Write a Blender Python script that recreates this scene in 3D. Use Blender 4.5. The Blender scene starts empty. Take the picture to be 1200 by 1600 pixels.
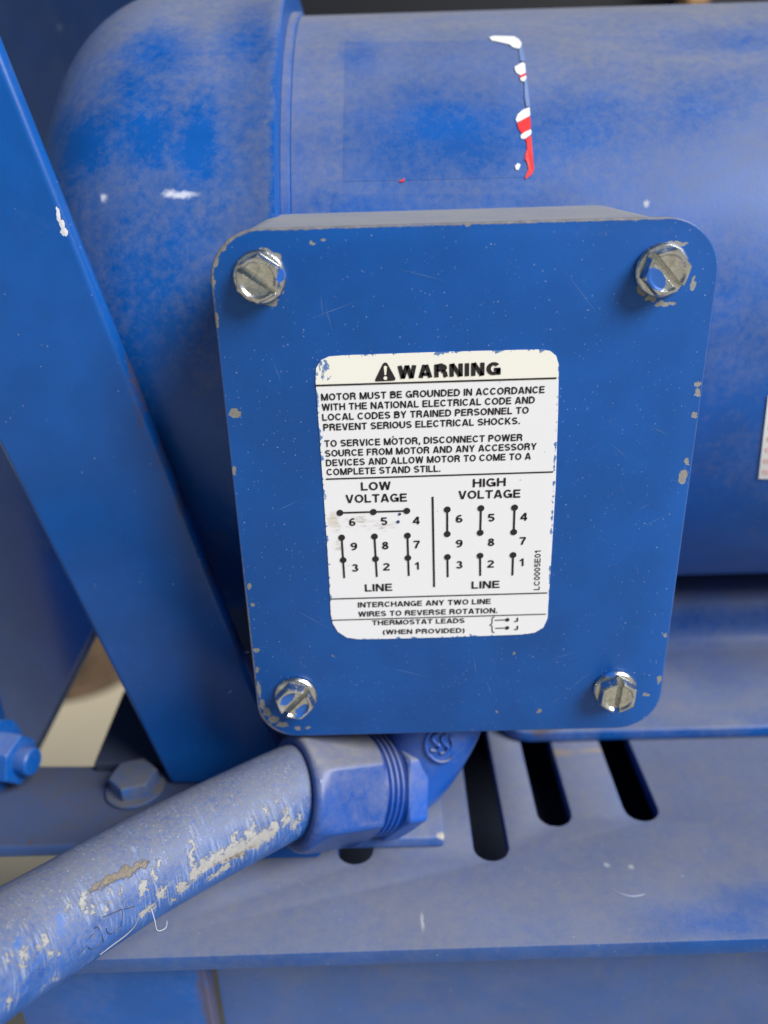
import bpy, bmesh, math, random
import numpy as np
from mathutils import Vector, Matrix, Euler
random.seed(7)
PI = math.pi
SC = bpy.context.scene
COL = SC.collection

# ------------------------------------------------------------------ camera
CAM_LOC = Vector((-0.020852, -0.217238, 0.095563))
CAM_ROT = Euler((1.154529, 0.026706, -0.005036), 'XYZ')
FPX = 1270.0
cam = bpy.data.cameras.new('camera')
cam.sensor_fit = 'VERTICAL'; cam.sensor_height = 36.0; cam.sensor_width = 27.0
cam.lens = 36.0 * FPX / 1600.0
cam.clip_start = 0.01; cam.clip_end = 500.0
cam.dof.use_dof = True
cam.dof.focus_distance = 0.226
cam.dof.aperture_fstop = 7.2
camo = bpy.data.objects.new('camera', cam)
camo.location = CAM_LOC; camo.rotation_euler = CAM_ROT
COL.objects.link(camo); SC.camera = camo

# ------------------------------------------------------------------ sky, sun, exposure
SUN_EL = math.radians(41); SUN_AZ = math.radians(57)      # azimuth from -Y towards +X
world = bpy.data.worlds.new('World'); SC.world = world; world.use_nodes = True
wn = world.node_tree.nodes; wl = world.node_tree.links
bg = wn.get('Background') or wn.new('ShaderNodeBackground')
sky = wn.new('ShaderNodeTexSky'); sky.sky_type = 'NISHITA'; sky.sun_disc = False
sky.sun_elevation = SUN_EL; sky.sun_rotation = PI - SUN_AZ
sky.air_density = 1.0; sky.dust_density = 1.5; sky.ozone_density = 1.0
wl.new(sky.outputs[0], bg.inputs['Color']); bg.inputs['Strength'].default_value = 0.05
sun = bpy.data.lights.new('sun', 'SUN'); sun.energy = 5.0; sun.angle = math.radians(30); sun.color = (1.0, 0.98, 0.95)
suno = bpy.data.objects.new('sun', sun)
sd = Vector((math.sin(SUN_AZ) * math.cos(SUN_EL), -math.cos(SUN_AZ) * math.cos(SUN_EL), math.sin(SUN_EL)))
suno.rotation_euler = sd.to_track_quat('Z', 'Y').to_euler(); suno.location = (1, -1, 2)
COL.objects.link(suno)
SC.view_settings.view_transform = 'Standard'; SC.view_settings.look = 'None'
SC.view_settings.exposure = 0.08; SC.view_settings.gamma = 1.0
SC.view_settings.use_curve_mapping = False

# ------------------------------------------------------------------ measuring helpers (sight line met with a real surface)
RM = CAM_ROT.to_matrix()
YC, ZC, RM_FRAME, RM_FAN = 0.169, 0.0235, 0.123, 0.1335
ZB = -0.135                                                # top of the slotted base
def ray(x, y): return RM @ Vector(((x - 600) / FPX, -(y - 800) / FPX, -1.0))
def onY(x, y, Y):
    d = ray(x, y); return CAM_LOC + d * ((Y - CAM_LOC.y) / d.y)
def onZ(x, y, Z):
    d = ray(x, y); return CAM_LOC + d * ((Z - CAM_LOC.z) / d.z)
def onPl(x, y, P, N):
    d = ray(x, y); return CAM_LOC + d*((P - CAM_LOC).dot(N)/d.dot(N))
def atD(x, y, D): return CAM_LOC + ray(x, y) * D
def onCyl(x, y, R):
    d = ray(x, y); o = CAM_LOC
    a = d.y**2 + d.z**2; b = 2*((o.y-YC)*d.y + (o.z-ZC)*d.z); c = (o.y-YC)**2 + (o.z-ZC)**2 - R*R
    D = max(b*b - 4*a*c, 0.0); t = (-b - math.sqrt(D)) / (2*a)
    return o + d*t

# ------------------------------------------------------------------ object helpers
def thing(name, label, cat, loc, group=None):
    o = bpy.data.objects.new(name, None); o.empty_display_size = 0.02
    o.location = loc; COL.objects.link(o); o['label'] = label; o['category'] = cat
    if group: o['group'] = group
    return o
def wloc(o):
    v = Vector((0, 0, 0))
    while o: v += o.location; o = o.parent
    return v
def link(name, me, mat, parent=None, loc=None, smooth=None):
    """mesh given in world coordinates -> object whose origin is the parent's origin"""
    o = bpy.data.objects.new(name, me); COL.objects.link(o)
    org = wloc(parent) if parent else Vector(loc or (0, 0, 0))
    if parent: o.parent = parent
    else: o.location = org
    me.transform(Matrix.Translation(-org))
    if mat is not None: me.materials.append(mat)
    if smooth is not None: shade(me, smooth)
    return o
def shade(me, deg):
    me.polygons.foreach_set('use_smooth', [True]*len(me.polygons))
    bm = bmesh.new(); bm.from_mesh(me); a = math.radians(deg)
    for e in bm.edges:
        e.smooth = not (len(e.link_faces) == 2 and e.calc_face_angle(0) > a)
    bm.to_mesh(me); bm.free()
def mesh(name, V, F):
    me = bpy.data.meshes.new(name); me.from_pydata([tuple(v) for v in V], [], F); me.validate(); 
    bm = bmesh.new(); bm.from_mesh(me); bmesh.ops.recalc_face_normals(bm, faces=bm.faces); bm.to_mesh(me); bm.free()
    return me
def bake_mods(me, mods):
    o = bpy.data.objects.new('work', me); COL.objects.link(o); mods(o)
    bpy.context.view_layer.update()
    dg = bpy.context.evaluated_depsgraph_get()
    m2 = bpy.data.meshes.new_from_object(o.evaluated_get(dg), depsgraph=dg)
    bpy.data.objects.remove(o); return m2
def bevel(me, w, seg=3, ang=35):
    def f(o):
        m = o.modifiers.new('b', 'BEVEL'); m.width = w; m.segments = seg; m.limit_method = 'ANGLE'; m.angle_limit = math.radians(ang)
        m.harden_normals = False
    return bake_mods(me, f)
def prism(pts, axis, a, b, holes=()):
    """polygon (2-D) with holes, extruded along axis from a to b. axis 'Y': pts=(x,z); 'Z': pts=(x,y); 'X': pts=(y,z)"""
    def P(p, t):
        return {'Y': (p[0], t, p[1]), 'Z': (p[0], p[1], t), 'X': (t, p[0], p[1])}[axis]
    bm = bmesh.new(); loops = [pts] + list(holes); edges = []
    for lp in loops:
        vs = [bm.verts.new(P(p, a)) for p in lp]
        for i in range(len(vs)): edges.append(bm.edges.new((vs[i], vs[(i+1) % len(vs)])))
    if holes:
        r = bmesh.ops.triangle_fill(bm, use_beauty=True, use_dissolve=False, edges=edges)
        bmesh.ops.dissolve_limit(bm, angle_limit=0.01, verts=bm.verts, edges=bm.edges, use_dissolve_boundaries=False)
    else:
        bm.faces.new([bm.verts[i] for i in range(len(pts))] if False else [v for v in bm.verts])
    r = bmesh.ops.extrude_face_region(bm, geom=list(bm.faces))
    d = Vector(P((0, 0), b)) - Vector(P((0, 0), a))
    bmesh.ops.translate(bm, vec=d, verts=[g for g in r['geom'] if isinstance(g, bmesh.types.BMVert)])
    bmesh.ops.recalc_face_normals(bm, faces=bm.faces)
    me = bpy.data.meshes.new('prism'); bm.to_mesh(me); bm.free(); return me
def rrect(x0, y0, x1, y1, r, n=8):
    if not isinstance(r, (list, tuple)): r = [r]*4
    out = []
    for (cx, cy, a0, rr) in ((x1-r[0], y1-r[0], 0, r[0]), (x0+r[1], y1-r[1], 90, r[1]), (x0+r[2], y0+r[2], 180, r[2]), (x1-r[3], y0+r[3], 270, r[3])):
        for k in range(n+1):
            a = math.radians(a0 + 90*k/n); out.append((cx + rr*math.cos(a), cy + rr*math.sin(a)))
    return out
def box(x0, x1, y0, y1, z0, z1): return prism([(x0, y0), (x1, y0), (x1, y1), (x0, y1)], 'Z', z0, z1)
def latheX(prof, a0=0, a1=360, n=160, yc=YC, zc=ZC):
    """prof: (x, r) pairs, turned about the X axis"""
    V, F = [], []; m = len(prof); full = abs(a1-a0) >= 360
    for i in range(n if full else n+1):
        a = math.radians(a0 + (a1-a0)*i/n)
        for x, r in prof: V.append((x, yc - r*math.cos(a), zc + r*math.sin(a)))
    N = n if full else n+1
    for i in range(N if full else N-1):
        for j in range(m-1):
            F.append((i*m+j, i*m+j+1, ((i+1) % N)*m+j+1, ((i+1) % N)*m+j))
    return mesh('lathe', V, F)
def frames(path):
    P = [Vector(p) for p in path]; T = []
    for i in range(len(P)):
        T.append((P[min(i+1, len(P)-1)] - P[max(i-1, 0)]).normalized())
    up = Vector((0, 0, 1)); 
    if abs(T[0].dot(up)) > .95: up = Vector((0, 1, 0))
    n = (up - T[0]*up.dot(T[0])).normalized(); out = []
    for i, t in enumerate(T):
        n = (n - t*n.dot(t)).normalized(); out.append((P[i], t, n, t.cross(n)))
    return out
def tube(path, radius, n=48, caps=True, uv=False, rfun=None):
    V, F = [], []; fr = frames(path); L = [0.0]
    for i in range(1, len(fr)): L.append(L[-1] + (fr[i][0]-fr[i-1][0]).length)
    for i, (p, t, a, b) in enumerate(fr):
        r0 = radius[i] if isinstance(radius, (list, tuple)) else radius
        for k in range(n):
            th = 2*PI*k/n; r = rfun(r0, th, L[i]) if rfun else r0
            V.append(p + a*math.cos(th)*r + b*math.sin(th)*r)
    for i in range(len(fr)-1):
        for k in range(n):
            F.append((i*n+k, i*n+(k+1) % n, (i+1)*n+(k+1) % n, (i+1)*n+k))
    if caps: F.append(tuple(range(n-1, -1, -1))); F.append(tuple(range((len(fr)-1)*n, len(fr)*n)))
    me = bpy.data.meshes.new('tube'); me.from_pydata([tuple(v) for v in V], [], F)
    if uv:
        lay = me.uv_layers.new(name='UVMap')
        for poly in me.polygons:
            ks = [me.loops[li].vertex_index % n for li in poly.loop_indices]
            wrap = max(ks) - min(ks) > n/2
            for li in poly.loop_indices:
                vi = me.loops[li].vertex_index; i, k = divmod(vi, n)
                if wrap and k == 0: k = n
                lay.data[li].uv = (L[i], k/n)
    bm = bmesh.new(); bm.from_mesh(me); bmesh.ops.recalc_face_normals(bm, faces=bm.faces); bm.to_mesh(me); bm.free()
    return me
def join_mesh(ms):
    bm = bmesh.new()
    for m in ms: bm.from_mesh(m)
    me = bpy.data.meshes.new('joined'); bm.to_mesh(me); bm.free(); return me
def smoothpath(pts, n=12):
    P = [Vector(p) for p in pts]; out = []
    for i in range(len(P)-1):
        p0 = P[max(i-1, 0)]; p1 = P[i]; p2 = P[i+1]; p3 = P[min(i+2, len(P)-1)]
        for k in range(n):
            t = k/n
            out.append(0.5*((2*p1) + (p2-p0)*t + (2*p0-5*p1+4*p2-p3)*t*t + (3*p1-p0-3*p2+p3)*t**3))
    out.append(P[-1]); return out

# ------------------------------------------------------------------ materials
class NT:
    def __init__(s, name):
        s.m = bpy.data.materials.new(name); s.m.use_nodes = True
        s.t = s.m.node_tree; s.n = s.t.nodes; s.l = s.t.links
        s.b = s.n['Principled BSDF']
    def new(s, k, **kw):
        x = s.n.new(k)
        for a, v in kw.items(): setattr(x, a, v)
        return x
    def put(s, sock, v):
        if hasattr(v, 'is_output') or isinstance(v, bpy.types.NodeSocket): s.l.new(v, sock)
        else: sock.default_value = v
    def math(s, op, a, b=0.0, c=0.0, clamp=False):
        x = s.new('ShaderNodeMath', operation=op, use_clamp=clamp)
        s.put(x.inputs[0], a); s.put(x.inputs[1], b)
        if op in ('MULTIPLY_ADD', 'SMOOTH_MIN'): s.put(x.inputs[2], c)
        return x.outputs[0]
    def vmath(s, op, a, b=(0, 0, 0)):
        x = s.new('ShaderNodeVectorMath', operation=op); s.put(x.inputs[0], a); s.put(x.inputs[1], b)
        return x.outputs['Value'] if op in ('LENGTH', 'DISTANCE', 'DOT_PRODUCT') else x.outputs[0]
    def mapr(s, v, a, b, c=0.0, d=1.0, smooth=True):
        x = s.new('ShaderNodeMapRange'); x.interpolation_type = 'SMOOTHSTEP' if smooth else 'LINEAR'
        s.put(x.inputs[0], v)
        for i, q in zip((1, 2, 3, 4), (a, b, c, d)): x.inputs[i].default_value = q
        return x.outputs[0]
    def noise(s, vec, scale, detail=4, rough=0.55, dist=0.0, col=False):
        x = s.new('ShaderNodeTexNoise'); s.put(x.inputs['Vector'], vec); x.inputs['Scale'].default_value = scale
        x.inputs['Detail'].default_value = detail; x.inputs['Roughness'].default_value = rough; x.inputs['Distortion'].default_value = dist
        return x.outputs['Color' if col else 'Fac']
    def mix(s, f, a, b):
        x = s.new('ShaderNodeMix', data_type='RGBA'); s.put(x.inputs[0], f)
        s.put(x.inputs[6], (*a, 1) if isinstance(a, tuple) and len(a) == 3 else a)
        s.put(x.inputs[7], (*b, 1) if isinstance(b, tuple) and len(b) == 3 else b)
        return x.outputs[2]
    def obj(s): return s.new('ShaderNodeTexCoord').outputs['Object']
    def uv(s): return s.new('ShaderNodeTexCoord').outputs['UV']
    def scale(s, v, k): return s.vmath('MULTIPLY', v, k)
    def blobs(s, vec, lst, warp=0.0006, wscale=900.0, soft=(0.8, 1.05), detail=3):
        """lst: (centre xyz, radii xyz). returns 1 inside"""
        if warp:
            nz = s.noise(vec, wscale, detail, 0.6, col=True)
            off = s.vmath('MULTIPLY', s.vmath('SUBTRACT', nz, (0.5, 0.5, 0.5)), (warp*2,)*3)
            vec = s.vmath('ADD', vec, off)
        acc = None
        for c, r in lst:
            d = s.vmath('LENGTH', s.vmath('MULTIPLY', s.vmath('SUBTRACT', vec, tuple(c)), tuple(1.0/q for q in r)))
            acc = d if acc is None else s.math('MINIMUM', acc, d)
        return s.mapr(acc, soft[0], soft[1], 1.0, 0.0)
    def specks(s, vec, scale, size, keep=0.5):
        v = s.new('ShaderNodeTexVoronoi'); v.inputs['Scale'].default_value = scale; s.put(v.inputs['Vector'], vec)
        rnd = s.new('ShaderNodeSeparateColor'); s.l.new(v.outputs['Color'], rnd.inputs[0])
        lim = s.math('MULTIPLY', s.math('MAXIMUM', s.math('SUBTRACT', rnd.outputs[0], 1-keep), 0.0), size/keep)
        a = s.math('SUBTRACT', lim, v.outputs['Distance'])
        return s.mapr(a, 0.0, size*0.35)

BLUE = (0.0022, 0.074, 0.325)
DUST = (0.245, 0.237, 0.215)
def paint(name, blue=BLUE, dust=0.0, up=0.5, patch=0.25, pscale=28.0, stretch=(1, 1, 1), clean=(), chips=(), chipcol=(0.30, 0.30, 0.29),
          marks=(), speck=0.0, scratch=0.0, rough=0.34, grit=0.0, rust=(), cleanwarp=0.007, dustcol=DUST, chipwarp=0.0008, extra=None, speckscale=420, lf=None, mf=None, cleanamt=0.34):
    k = NT(name); lf = patch if lf is None else lf; mf = patch*2.6 + 0.14 if mf is None else mf; v = k.obj()
    g = k.new('ShaderNodeNewGeometry'); nz = k.new('ShaderNodeSeparateXYZ'); k.l.new(g.outputs['Normal'], nz.inputs[0])
    upf = k.math('POWER', k.mapr(nz.outputs[2], -0.2, 1.0, 0.0, 1.0, False), 2.2)
    base = k.mix(k.mapr(k.noise(v, 45, 3), 0.35, 0.7), blue, tuple(c*1.18 for c in blue))
    sv = k.scale(v, stretch)
    n1 = k.noise(sv, pscale, 7, 0.62, 0.6); n2 = k.noise(v, 330, 5, 0.75); n3 = k.noise(v, 1900, 2, 0.6)
    cl = k.math('MULTIPLY', k.mapr(n1, 0.33, 0.68), lf*1.6)
    d = k.math('MULTIPLY_ADD', upf, up, dust)
    d = k.math('ADD', d, k.math('SUBTRACT', cl, lf*0.8))
    d = k.math('ADD', d, k.math('MULTIPLY', k.math('SUBTRACT', n2, 0.5), mf))
    d = k.math('ADD', d, k.math('MULTIPLY', k.math('SUBTRACT', n3, 0.5), k.math('MULTIPLY_ADD', upf, 0.42, 0.06)))
    if clean:
        cm = k.blobs(v, clean, cleanwarp, 90.0, (0.0, 1.5), 7)
        d = k.math('SUBTRACT', d, k.math('MULTIPLY', cm, cleanamt))
    if grit:
        gz = k.noise(v, 2600, 3, 0.7)
        d = k.math('ADD', d, k.math('MULTIPLY', k.math('SUBTRACT', gz, 0.5), grit))
    d = k.math('MINIMUM', k.math('MAXIMUM', d, 0.0), 0.93)
    col = k.mix(d, base, dustcol)
    rg = k.math('MULTIPLY_ADD', d, 0.5, rough)
    hgt = k.math('MULTIPLY', k.noise(v, 900, 3, 0.5), 0.35)
    if speck:
        s1 = k.specks(v, speckscale, 0.115, speck); s2 = k.specks(k.vmath('ADD', k.scale(v, (1.0, 1.0, 0.75)), (0.31, 0.17, 0.05)), speckscale*2.1, 0.2, speck)
        sm = k.math('MULTIPLY', k.math('MAXIMUM', s1, k.math('MULTIPLY', s2, 0.6)), k.mapr(k.noise(v, 30, 3), 0.3, 0.62, 0.25, 0.9))
        col = k.mix(k.math('MULTIPLY', sm, 0.48), col, (0.55, 0.62, 0.75))
    if scratch:
        for rot, off in (((0.2, 0.0, 0.0), 0.0), ((0.0, 0.75, 0), 0.37), ((0.0, -0.5, 0), 0.71)):
            mp = k.new('ShaderNodeMapping'); mp.inputs['Rotation'].default_value = rot; mp.inputs['Location'].default_value = (off, off, off)
            mp.inputs['Scale'].default_value = (160, 20, 9); k.l.new(v, mp.inputs[0])
            sc = k.noise(mp.outputs[0], 1.6, 1, 0.3)
            msk = k.mapr(k.math('ABSOLUTE', k.math('SUBTRACT', sc, 0.5)), 0.0, 0.006, 1.0, 0.0)
            where = k.mapr(k.noise(k.vmath('ADD', v, (off, 0, off)), 55, 2), 0.58, 0.66)
            col = k.mix(k.math('MULTIPLY', k.math('MULTIPLY', msk, where), scratch), col, (0.30, 0.42, 0.68))
    if rust:
        rm = k.blobs(v, rust, 0.004, 220, (0.3, 1.2), 4)
        col = k.mix(k.math('MULTIPLY', rm, 0.75), col, (0.075, 0.05, 0.035)); rg = k.math('MAXIMUM', rg, k.math('MULTIPLY', rm, 0.8))
    for lst, c in marks:
        mm = k.blobs(v, lst, 0.0011, 420, (0.15, 1.2), 4)
        col = k.mix(k.math('MULTIPLY', mm, 0.85), col, c)
    if chips:
        cm = k.blobs(v, chips, chipwarp, 520, (0.93, 1.0), 3)
        cc = k.mix(k.noise(v, 700, 3), tuple(q*0.72 for q in chipcol), tuple(q*1.3 for q in chipcol))
        col = k.mix(cm, col, cc); rg = k.math('MAXIMUM', rg, k.math('MULTIPLY', cm, 0.6))
        hgt = k.math('SUBTRACT', hgt, k.math('MULTIPLY', cm, 2.0))
    if extra: col, rg = extra(k, v, col, rg)
    bp = k.new('ShaderNodeBump'); bp.inputs['Strength'].default_value = 0.5; bp.inputs['Distance'].default_value = 0.00011
    k.l.new(hgt, bp.inputs['Height']); k.l.new(bp.outputs[0], k.b.inputs['Normal'])
    k.l.new(col, k.b.inputs['Base Color']); k.l.new(rg, k.b.inputs['Roughness'])
    k.b.inputs['Specular IOR Level'].default_value = 0.4
    return k.m
def rel(p, o): return tuple(Vector(p) - Vector(o))
def flat(name, col, rough=0.5, metal=0.0, nz=0.0, scale=200):
    k = NT(name); v = k.obj()
    c = k.mix(k.noise(v, scale, 4, 0.6), tuple(q*(1-nz) for q in col), tuple(min(1, q*(1+nz)) for q in col))
    k.l.new(c, k.b.inputs['Base Color']); k.b.inputs['Roughness'].default_value = rough; k.b.inputs['Metallic'].default_value = metal
    return k.m

# ================================================================== SETTING
k = NT('concrete'); v = k.obj()
c = k.mix(k.noise(v, 3, 6, 0.6), (0.42, 0.37, 0.265), (0.52, 0.46, 0.33)); c = k.mix(k.math('MULTIPLY', k.noise(v, 120, 4), 0.35), c, (0.3, 0.27, 0.21))
k.l.new(c, k.b.inputs['Base Color']); k.b.inputs['Roughness'].default_value = 0.9
floor = link('floor', mesh('floor', [(-40, -40, -0.90), (40, -40, -0.90), (40, 40, -0.90), (-40, 40, -0.90)], [(0, 1, 2, 3)]), k.m)
floor['kind'] = 'structure'

# ================================================================== MACHINE BASE with the slotted top
BO = Vector((0.2, 0.1, ZB - 0.15))
base = thing('machine_base', 'dusty blue steel machine base with elongated slots under the motor', 'machine base', BO)
def slot(xc, y0, y1, w=0.0126, n=10):
    r = w/2; pts = []
    for i in range(n+1): a = PI + PI*i/n; pts.append((xc + r*math.cos(a), y0 + r + r*math.sin(a)))
    for i in range(n+1): a = PI*i/n; pts.append((xc + r*math.cos(a), y1 - r + r*math.sin(a)))
    return pts
m_slotted = paint('slotted_paint', dust=0.11, up=0.50, lf=0.05, mf=0.50, patch=0.13, pscale=30, rough=0.4, grit=0.10,
    clean=[(rel(onZ(1130, 1445, ZB), BO), (0.030, 0.008, 0.01)), (rel(onZ(1190, 1415, ZB), BO), (0.02, 0.012, 0.01))],
    marks=[([(rel(onZ(870, 1176, ZB), BO), (0.010, 0.003, 0.01)), (rel(onZ(940, 1172, ZB), BO), (0.014, 0.002, 0.01))], (0.26, 0.22, 0.18)),
           ([(rel(onZ(660, 1440, ZB), BO), (0.0008, 0.004, 0.01)), (rel(onZ(948, 1351, ZB), BO), (0.0012, 0.0012, 0.01)),
             (rel(onZ(985, 1355, ZB), BO), (0.0012, 0.0012, 0.01)), (rel(onZ(765, 1290, ZB), BO), (0.001, 0.003, 0.01))], (0.42, 0.44, 0.47))],
    speck=0.25, speckscale=260)
YF = onZ(600, 1486, ZB).y
holes = [slot(-0.0363, -0.0036, 0.085), slot(0.0128, -0.0036, 0.085), slot(0.0386, 0.0118, 0.085), slot(0.0718, 0.0133, 0.085)]
me = prism([(-0.128, YF - 0.0008), (0.62, YF + 0.006), (0.62, 0.42), (-0.128, 0.42)], 'Z', ZB, ZB - 0.0065, holes)
top = link('slotted_plate', bevel(me, 0.0008, 2, 60), m_slotted, base, smooth=40)
m_web = paint('web_paint', dust=0.38, up=0.3, patch=0.14, pscale=24, speck=0.2, speckscale=300, dustcol=(0.15, 0.155, 0.17))
link('front_web', box(-0.085, 0.62, YF + 0.016, YF + 0.022, ZB - 0.0067, ZB - 0.30), m_web, base)
m_leg = paint('leg_paint', dust=0.02, up=0.3, patch=0.08, rust=[(rel((-0.0872, YF + 0.008, ZB - 0.05), BO), (0.0035, 0.02, 0.06))])
me = prism(rrect(-0.152, ZB - 0.36, -0.0865, ZB - 0.0068, [0.001, 0.012, 0.001, 0.001]), 'Y', YF + 0.008, YF + 0.0159)
link('end_leg', bevel(me, 0.0015), m_leg, base, smooth=40)
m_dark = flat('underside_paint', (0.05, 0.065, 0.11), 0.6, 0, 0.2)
link('bottom_panel', box(-0.0785, 0.6095, YF + 0.0222, 0.3998, ZB - 0.060, ZB - 0.056), m_dark, base)  # floor added to close the base against stray light
link('unseen_rear_web', box(-0.084, 0.62, 0.4, 0.406, ZB - 0.0067, ZB - 0.295), m_dark, base)  # unseen rear and end webs, added to keep light out below the slots
for nm, xa in (('unseen_end_web', -0.0838), ('unseen_end_web', 0.61)):
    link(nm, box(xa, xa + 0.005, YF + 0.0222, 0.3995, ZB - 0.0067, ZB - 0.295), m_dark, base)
# thin pale scratch on the plate
P0 = [onZ(x, y, ZB + 0.0001) for x, y in ((955, 1388), (970, 1396), (985, 1400), (1000, 1399), (1008, 1396))]
link('scratch', tube(smoothpath(P0, 5), [0.00005 + 0.00016*math.sin(PI*i/20) for i in range(21)], 6), flat('scratch_pale', (0.36, 0.40, 0.5), 0.6), base)

# ------------------------------------------------------------------ mounting pad under the fitting
PO = onZ(600, 1270, ZB)
pad = thing('mounting_pad', 'flat dusty blue steel pad with a square corner lying under the compression nut', 'steel plate', PO)
zp = ZB + 0.0052
c0 = onZ(694, 1308, zp)
m_pad = paint('pad_paint', dust=0.18, up=0.36, patch=0.16, pscale=60, grit=0.08, chips=[(rel((c0.x - 0.001, c0.y + 0.001, zp), PO), (0.0016, 0.0012, 0.002))], chipcol=(0.4, 0.38, 0.35))
me = prism([(-0.075, c0.y), (c0.x, c0.y), (c0.x + 0.001, 0.06), (-0.075, 0.06)], 'Z', ZB + 0.0004, zp)
link('pad_plate', bevel(me, 0.0009, 3), m_pad, pad, smooth=40)
m_plain = paint('plain_paint', dust=0.0, up=0.25, patch=0.08)
yy = c0.y - 0.004
tp = [onY(x, y, yy) for x, y in ((380, 1348), (499, 1344), (503, 1332), (470, 1308), (380, 1300))]
me = prism([(q.x, max(q.z, ZB + 0.0006)) for q in tp], 'Y', yy, yy + 0.0036)
link('gusset', bevel(me, 0.001, 3), m_plain, pad, smooth=40)

# ================================================================== ELECTRIC MOTOR
MO = Vector((0.10, YC, ZB))
motor = thing('electric_motor', 'large dusty blue cylindrical electric motor with a rounded fan cover on the left', 'electric motor', MO)
fclean = [(rel(onCyl(240, 80, RM_FAN), MO), (0.014, 0.02, 0.014)), (rel(onCyl(205, 140, RM_FAN), MO), (0.012, 0.02, 0.012)), (rel(onCyl(165, 190, RM_FAN), MO), (0.014, 0.02, 0.010)),
          (rel(onCyl(125, 215, RM_FAN), MO), (0.018, 0.03, 0.012)), (rel(onCyl(225, 205, RM_FAN), MO), (0.012, 0.03, 0.012)),
          (rel(onCyl(385, 55, RM_FAN), MO), (0.010, 0.03, 0.012)), (rel(onCyl(433, 230, RM_FAN), MO), (0.0022, 0.03, 0.04)), (rel(onCyl(300, 210, RM_FAN), MO), (0.008, 0.03, 0.014))]
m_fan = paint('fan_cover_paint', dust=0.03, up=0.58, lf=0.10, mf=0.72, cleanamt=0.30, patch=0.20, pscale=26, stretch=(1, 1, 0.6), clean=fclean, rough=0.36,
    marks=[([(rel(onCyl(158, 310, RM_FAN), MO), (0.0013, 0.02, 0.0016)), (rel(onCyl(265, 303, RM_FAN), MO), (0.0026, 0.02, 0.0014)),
             (rel(onCyl(283, 305, RM_FAN), MO), (0.0058, 0.02, 0.0013))], (0.62, 0.66, 0.78))], grit=0.1)  # pale spots: glossy highlights painted into the fan cover colour
prof = [(-0.0528, 0.10), (-0.0528, RM_FAN - 0.001), (-0.0534, RM_FAN), (-0.0565, RM_FAN), (-0.058, RM_FAN - 0.0006), (-0.075, RM_FAN - 0.0006)]
xe, rr = -0.1445, 0.050
for i in range(15):
    a = PI/2*i/14; prof.append((xe + rr - rr*math.sin(a), RM_FAN - 0.0006 - rr + rr*math.cos(a)))
prof += [(xe, 0.05), (xe, 0.0)]
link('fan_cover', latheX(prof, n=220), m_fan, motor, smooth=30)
mclean = [(rel(onCyl(1090, 170, RM_FRAME), MO), (0.020, 0.02, 0.010)), (rel(onCyl(900, 190, RM_FRAME), MO), (0.03, 0.02, 0.012)),
          (rel(onCyl(700, 200, RM_FRAME), MO), (0.035, 0.03, 0.016)), (rel(onCyl(1150, 60, RM_FRAME), MO), (0.03, 0.02, 0.006)),
          (rel(onCyl(560, 90, RM_FRAME), MO), (0.008, 0.02, 0.010))]
m_frame = paint('motor_frame_paint', dust=0.02, up=0.66, lf=0.11, mf=0.62, cleanamt=0.26, patch=0.16, pscale=24, stretch=(0.6, 1, 1), clean=mclean, rough=0.42, grit=0.1,
    marks=[([(rel(onCyl(1011, 318, RM_FRAME), MO), (0.0012, 0.02, 0.0014)), (rel(onCyl(605, 100, RM_FRAME), MO), (0.0008, 0.02, 0.0012)),
             (rel(onCyl(752, 90, RM_FRAME), MO), (0.0008, 0.02, 0.001))], (0.45, 0.46, 0.5))])
link('motor_frame', latheX([(-0.0495, 0.05), (-0.0495, RM_FRAME), (0.02, RM_FRAME), (0.10, RM_FRAME), (0.50, RM_FRAME), (0.50, 0.0)], n=220), m_frame, motor, smooth=30)
link('end_ring', latheX([(-0.0527, 0.10), (-0.0527, RM_FRAME + 0.0014), (-0.0503, RM_FRAME + 0.0014), (-0.0497, RM_FRAME + 0.0006), (-0.0497, 0.10)], n=220), m_frame, motor, smooth=30)
# foot: flange with a concave bend up to the underside
prof = []
zt = ZB + 0.0062; fy = onZ(1000, 1140, zt).y
ol = [(fy, ZB + 0.0006), (fy, zt), (0.112, zt)]
cr = 0.010
for i in range(1, 9):
    a = PI/2*i/8; ol.append((0.112 + cr*math.sin(a), zt + cr - cr*math.cos(a)))
for i in range(0, 9):
    a = PI/2*i/8; ol.append((0.132 - 0.010*math.cos(a), zt + 0.0148 + 0.010*math.sin(a)))
ol += [(0.152, zt + 0.0248), (0.152, ZB + 0.0006)]
m_foot = paint('foot_paint', dust=0.08, up=0.46, patch=0.14, pscale=26, rough=0.2, grit=0.06,
    rust=[(rel(onZ(850, 1140, zt), MO), (0.007, 0.004, 0.006)), (rel(onZ(900, 1160, zt), MO), (0.004, 0.003, 0.006))])
x0 = onZ(782, 1140, zt).x
pts = []
me = prism(ol, 'X', x0, 0.50)
# round the front left corner of the flange in plan
bm = bmesh.new(); bm.from_mesh(me)
for vv in bm.verts:
    if vv.co.x < x0 + 1e-5 and vv.co.y < fy + 1e-5: vv.co.y += 0.0
bm.to_mesh(me); bm.free()
def cutcorner(o):
    m = o.modifiers.new('b', 'BEVEL'); m.width = 0.0012; m.segments = 3; m.limit_method = 'ANGLE'; m.angle_limit = math.radians(50)
bm = bmesh.new(); bm.from_mesh(me)
es = [e for e in bm.edges if all(v.co.x < x0 + 1e-5 and v.co.y < fy + 1e-5 for v in e.verts)]
bmesh.ops.bevel(bm, geom=es, offset=0.013, segments=8, profile=0.5, affect='EDGES')
bm.to_mesh(me); bm.free()
link('mounting_foot', bake_mods(me, cutcorner), m_foot, motor, smooth=35)

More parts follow.
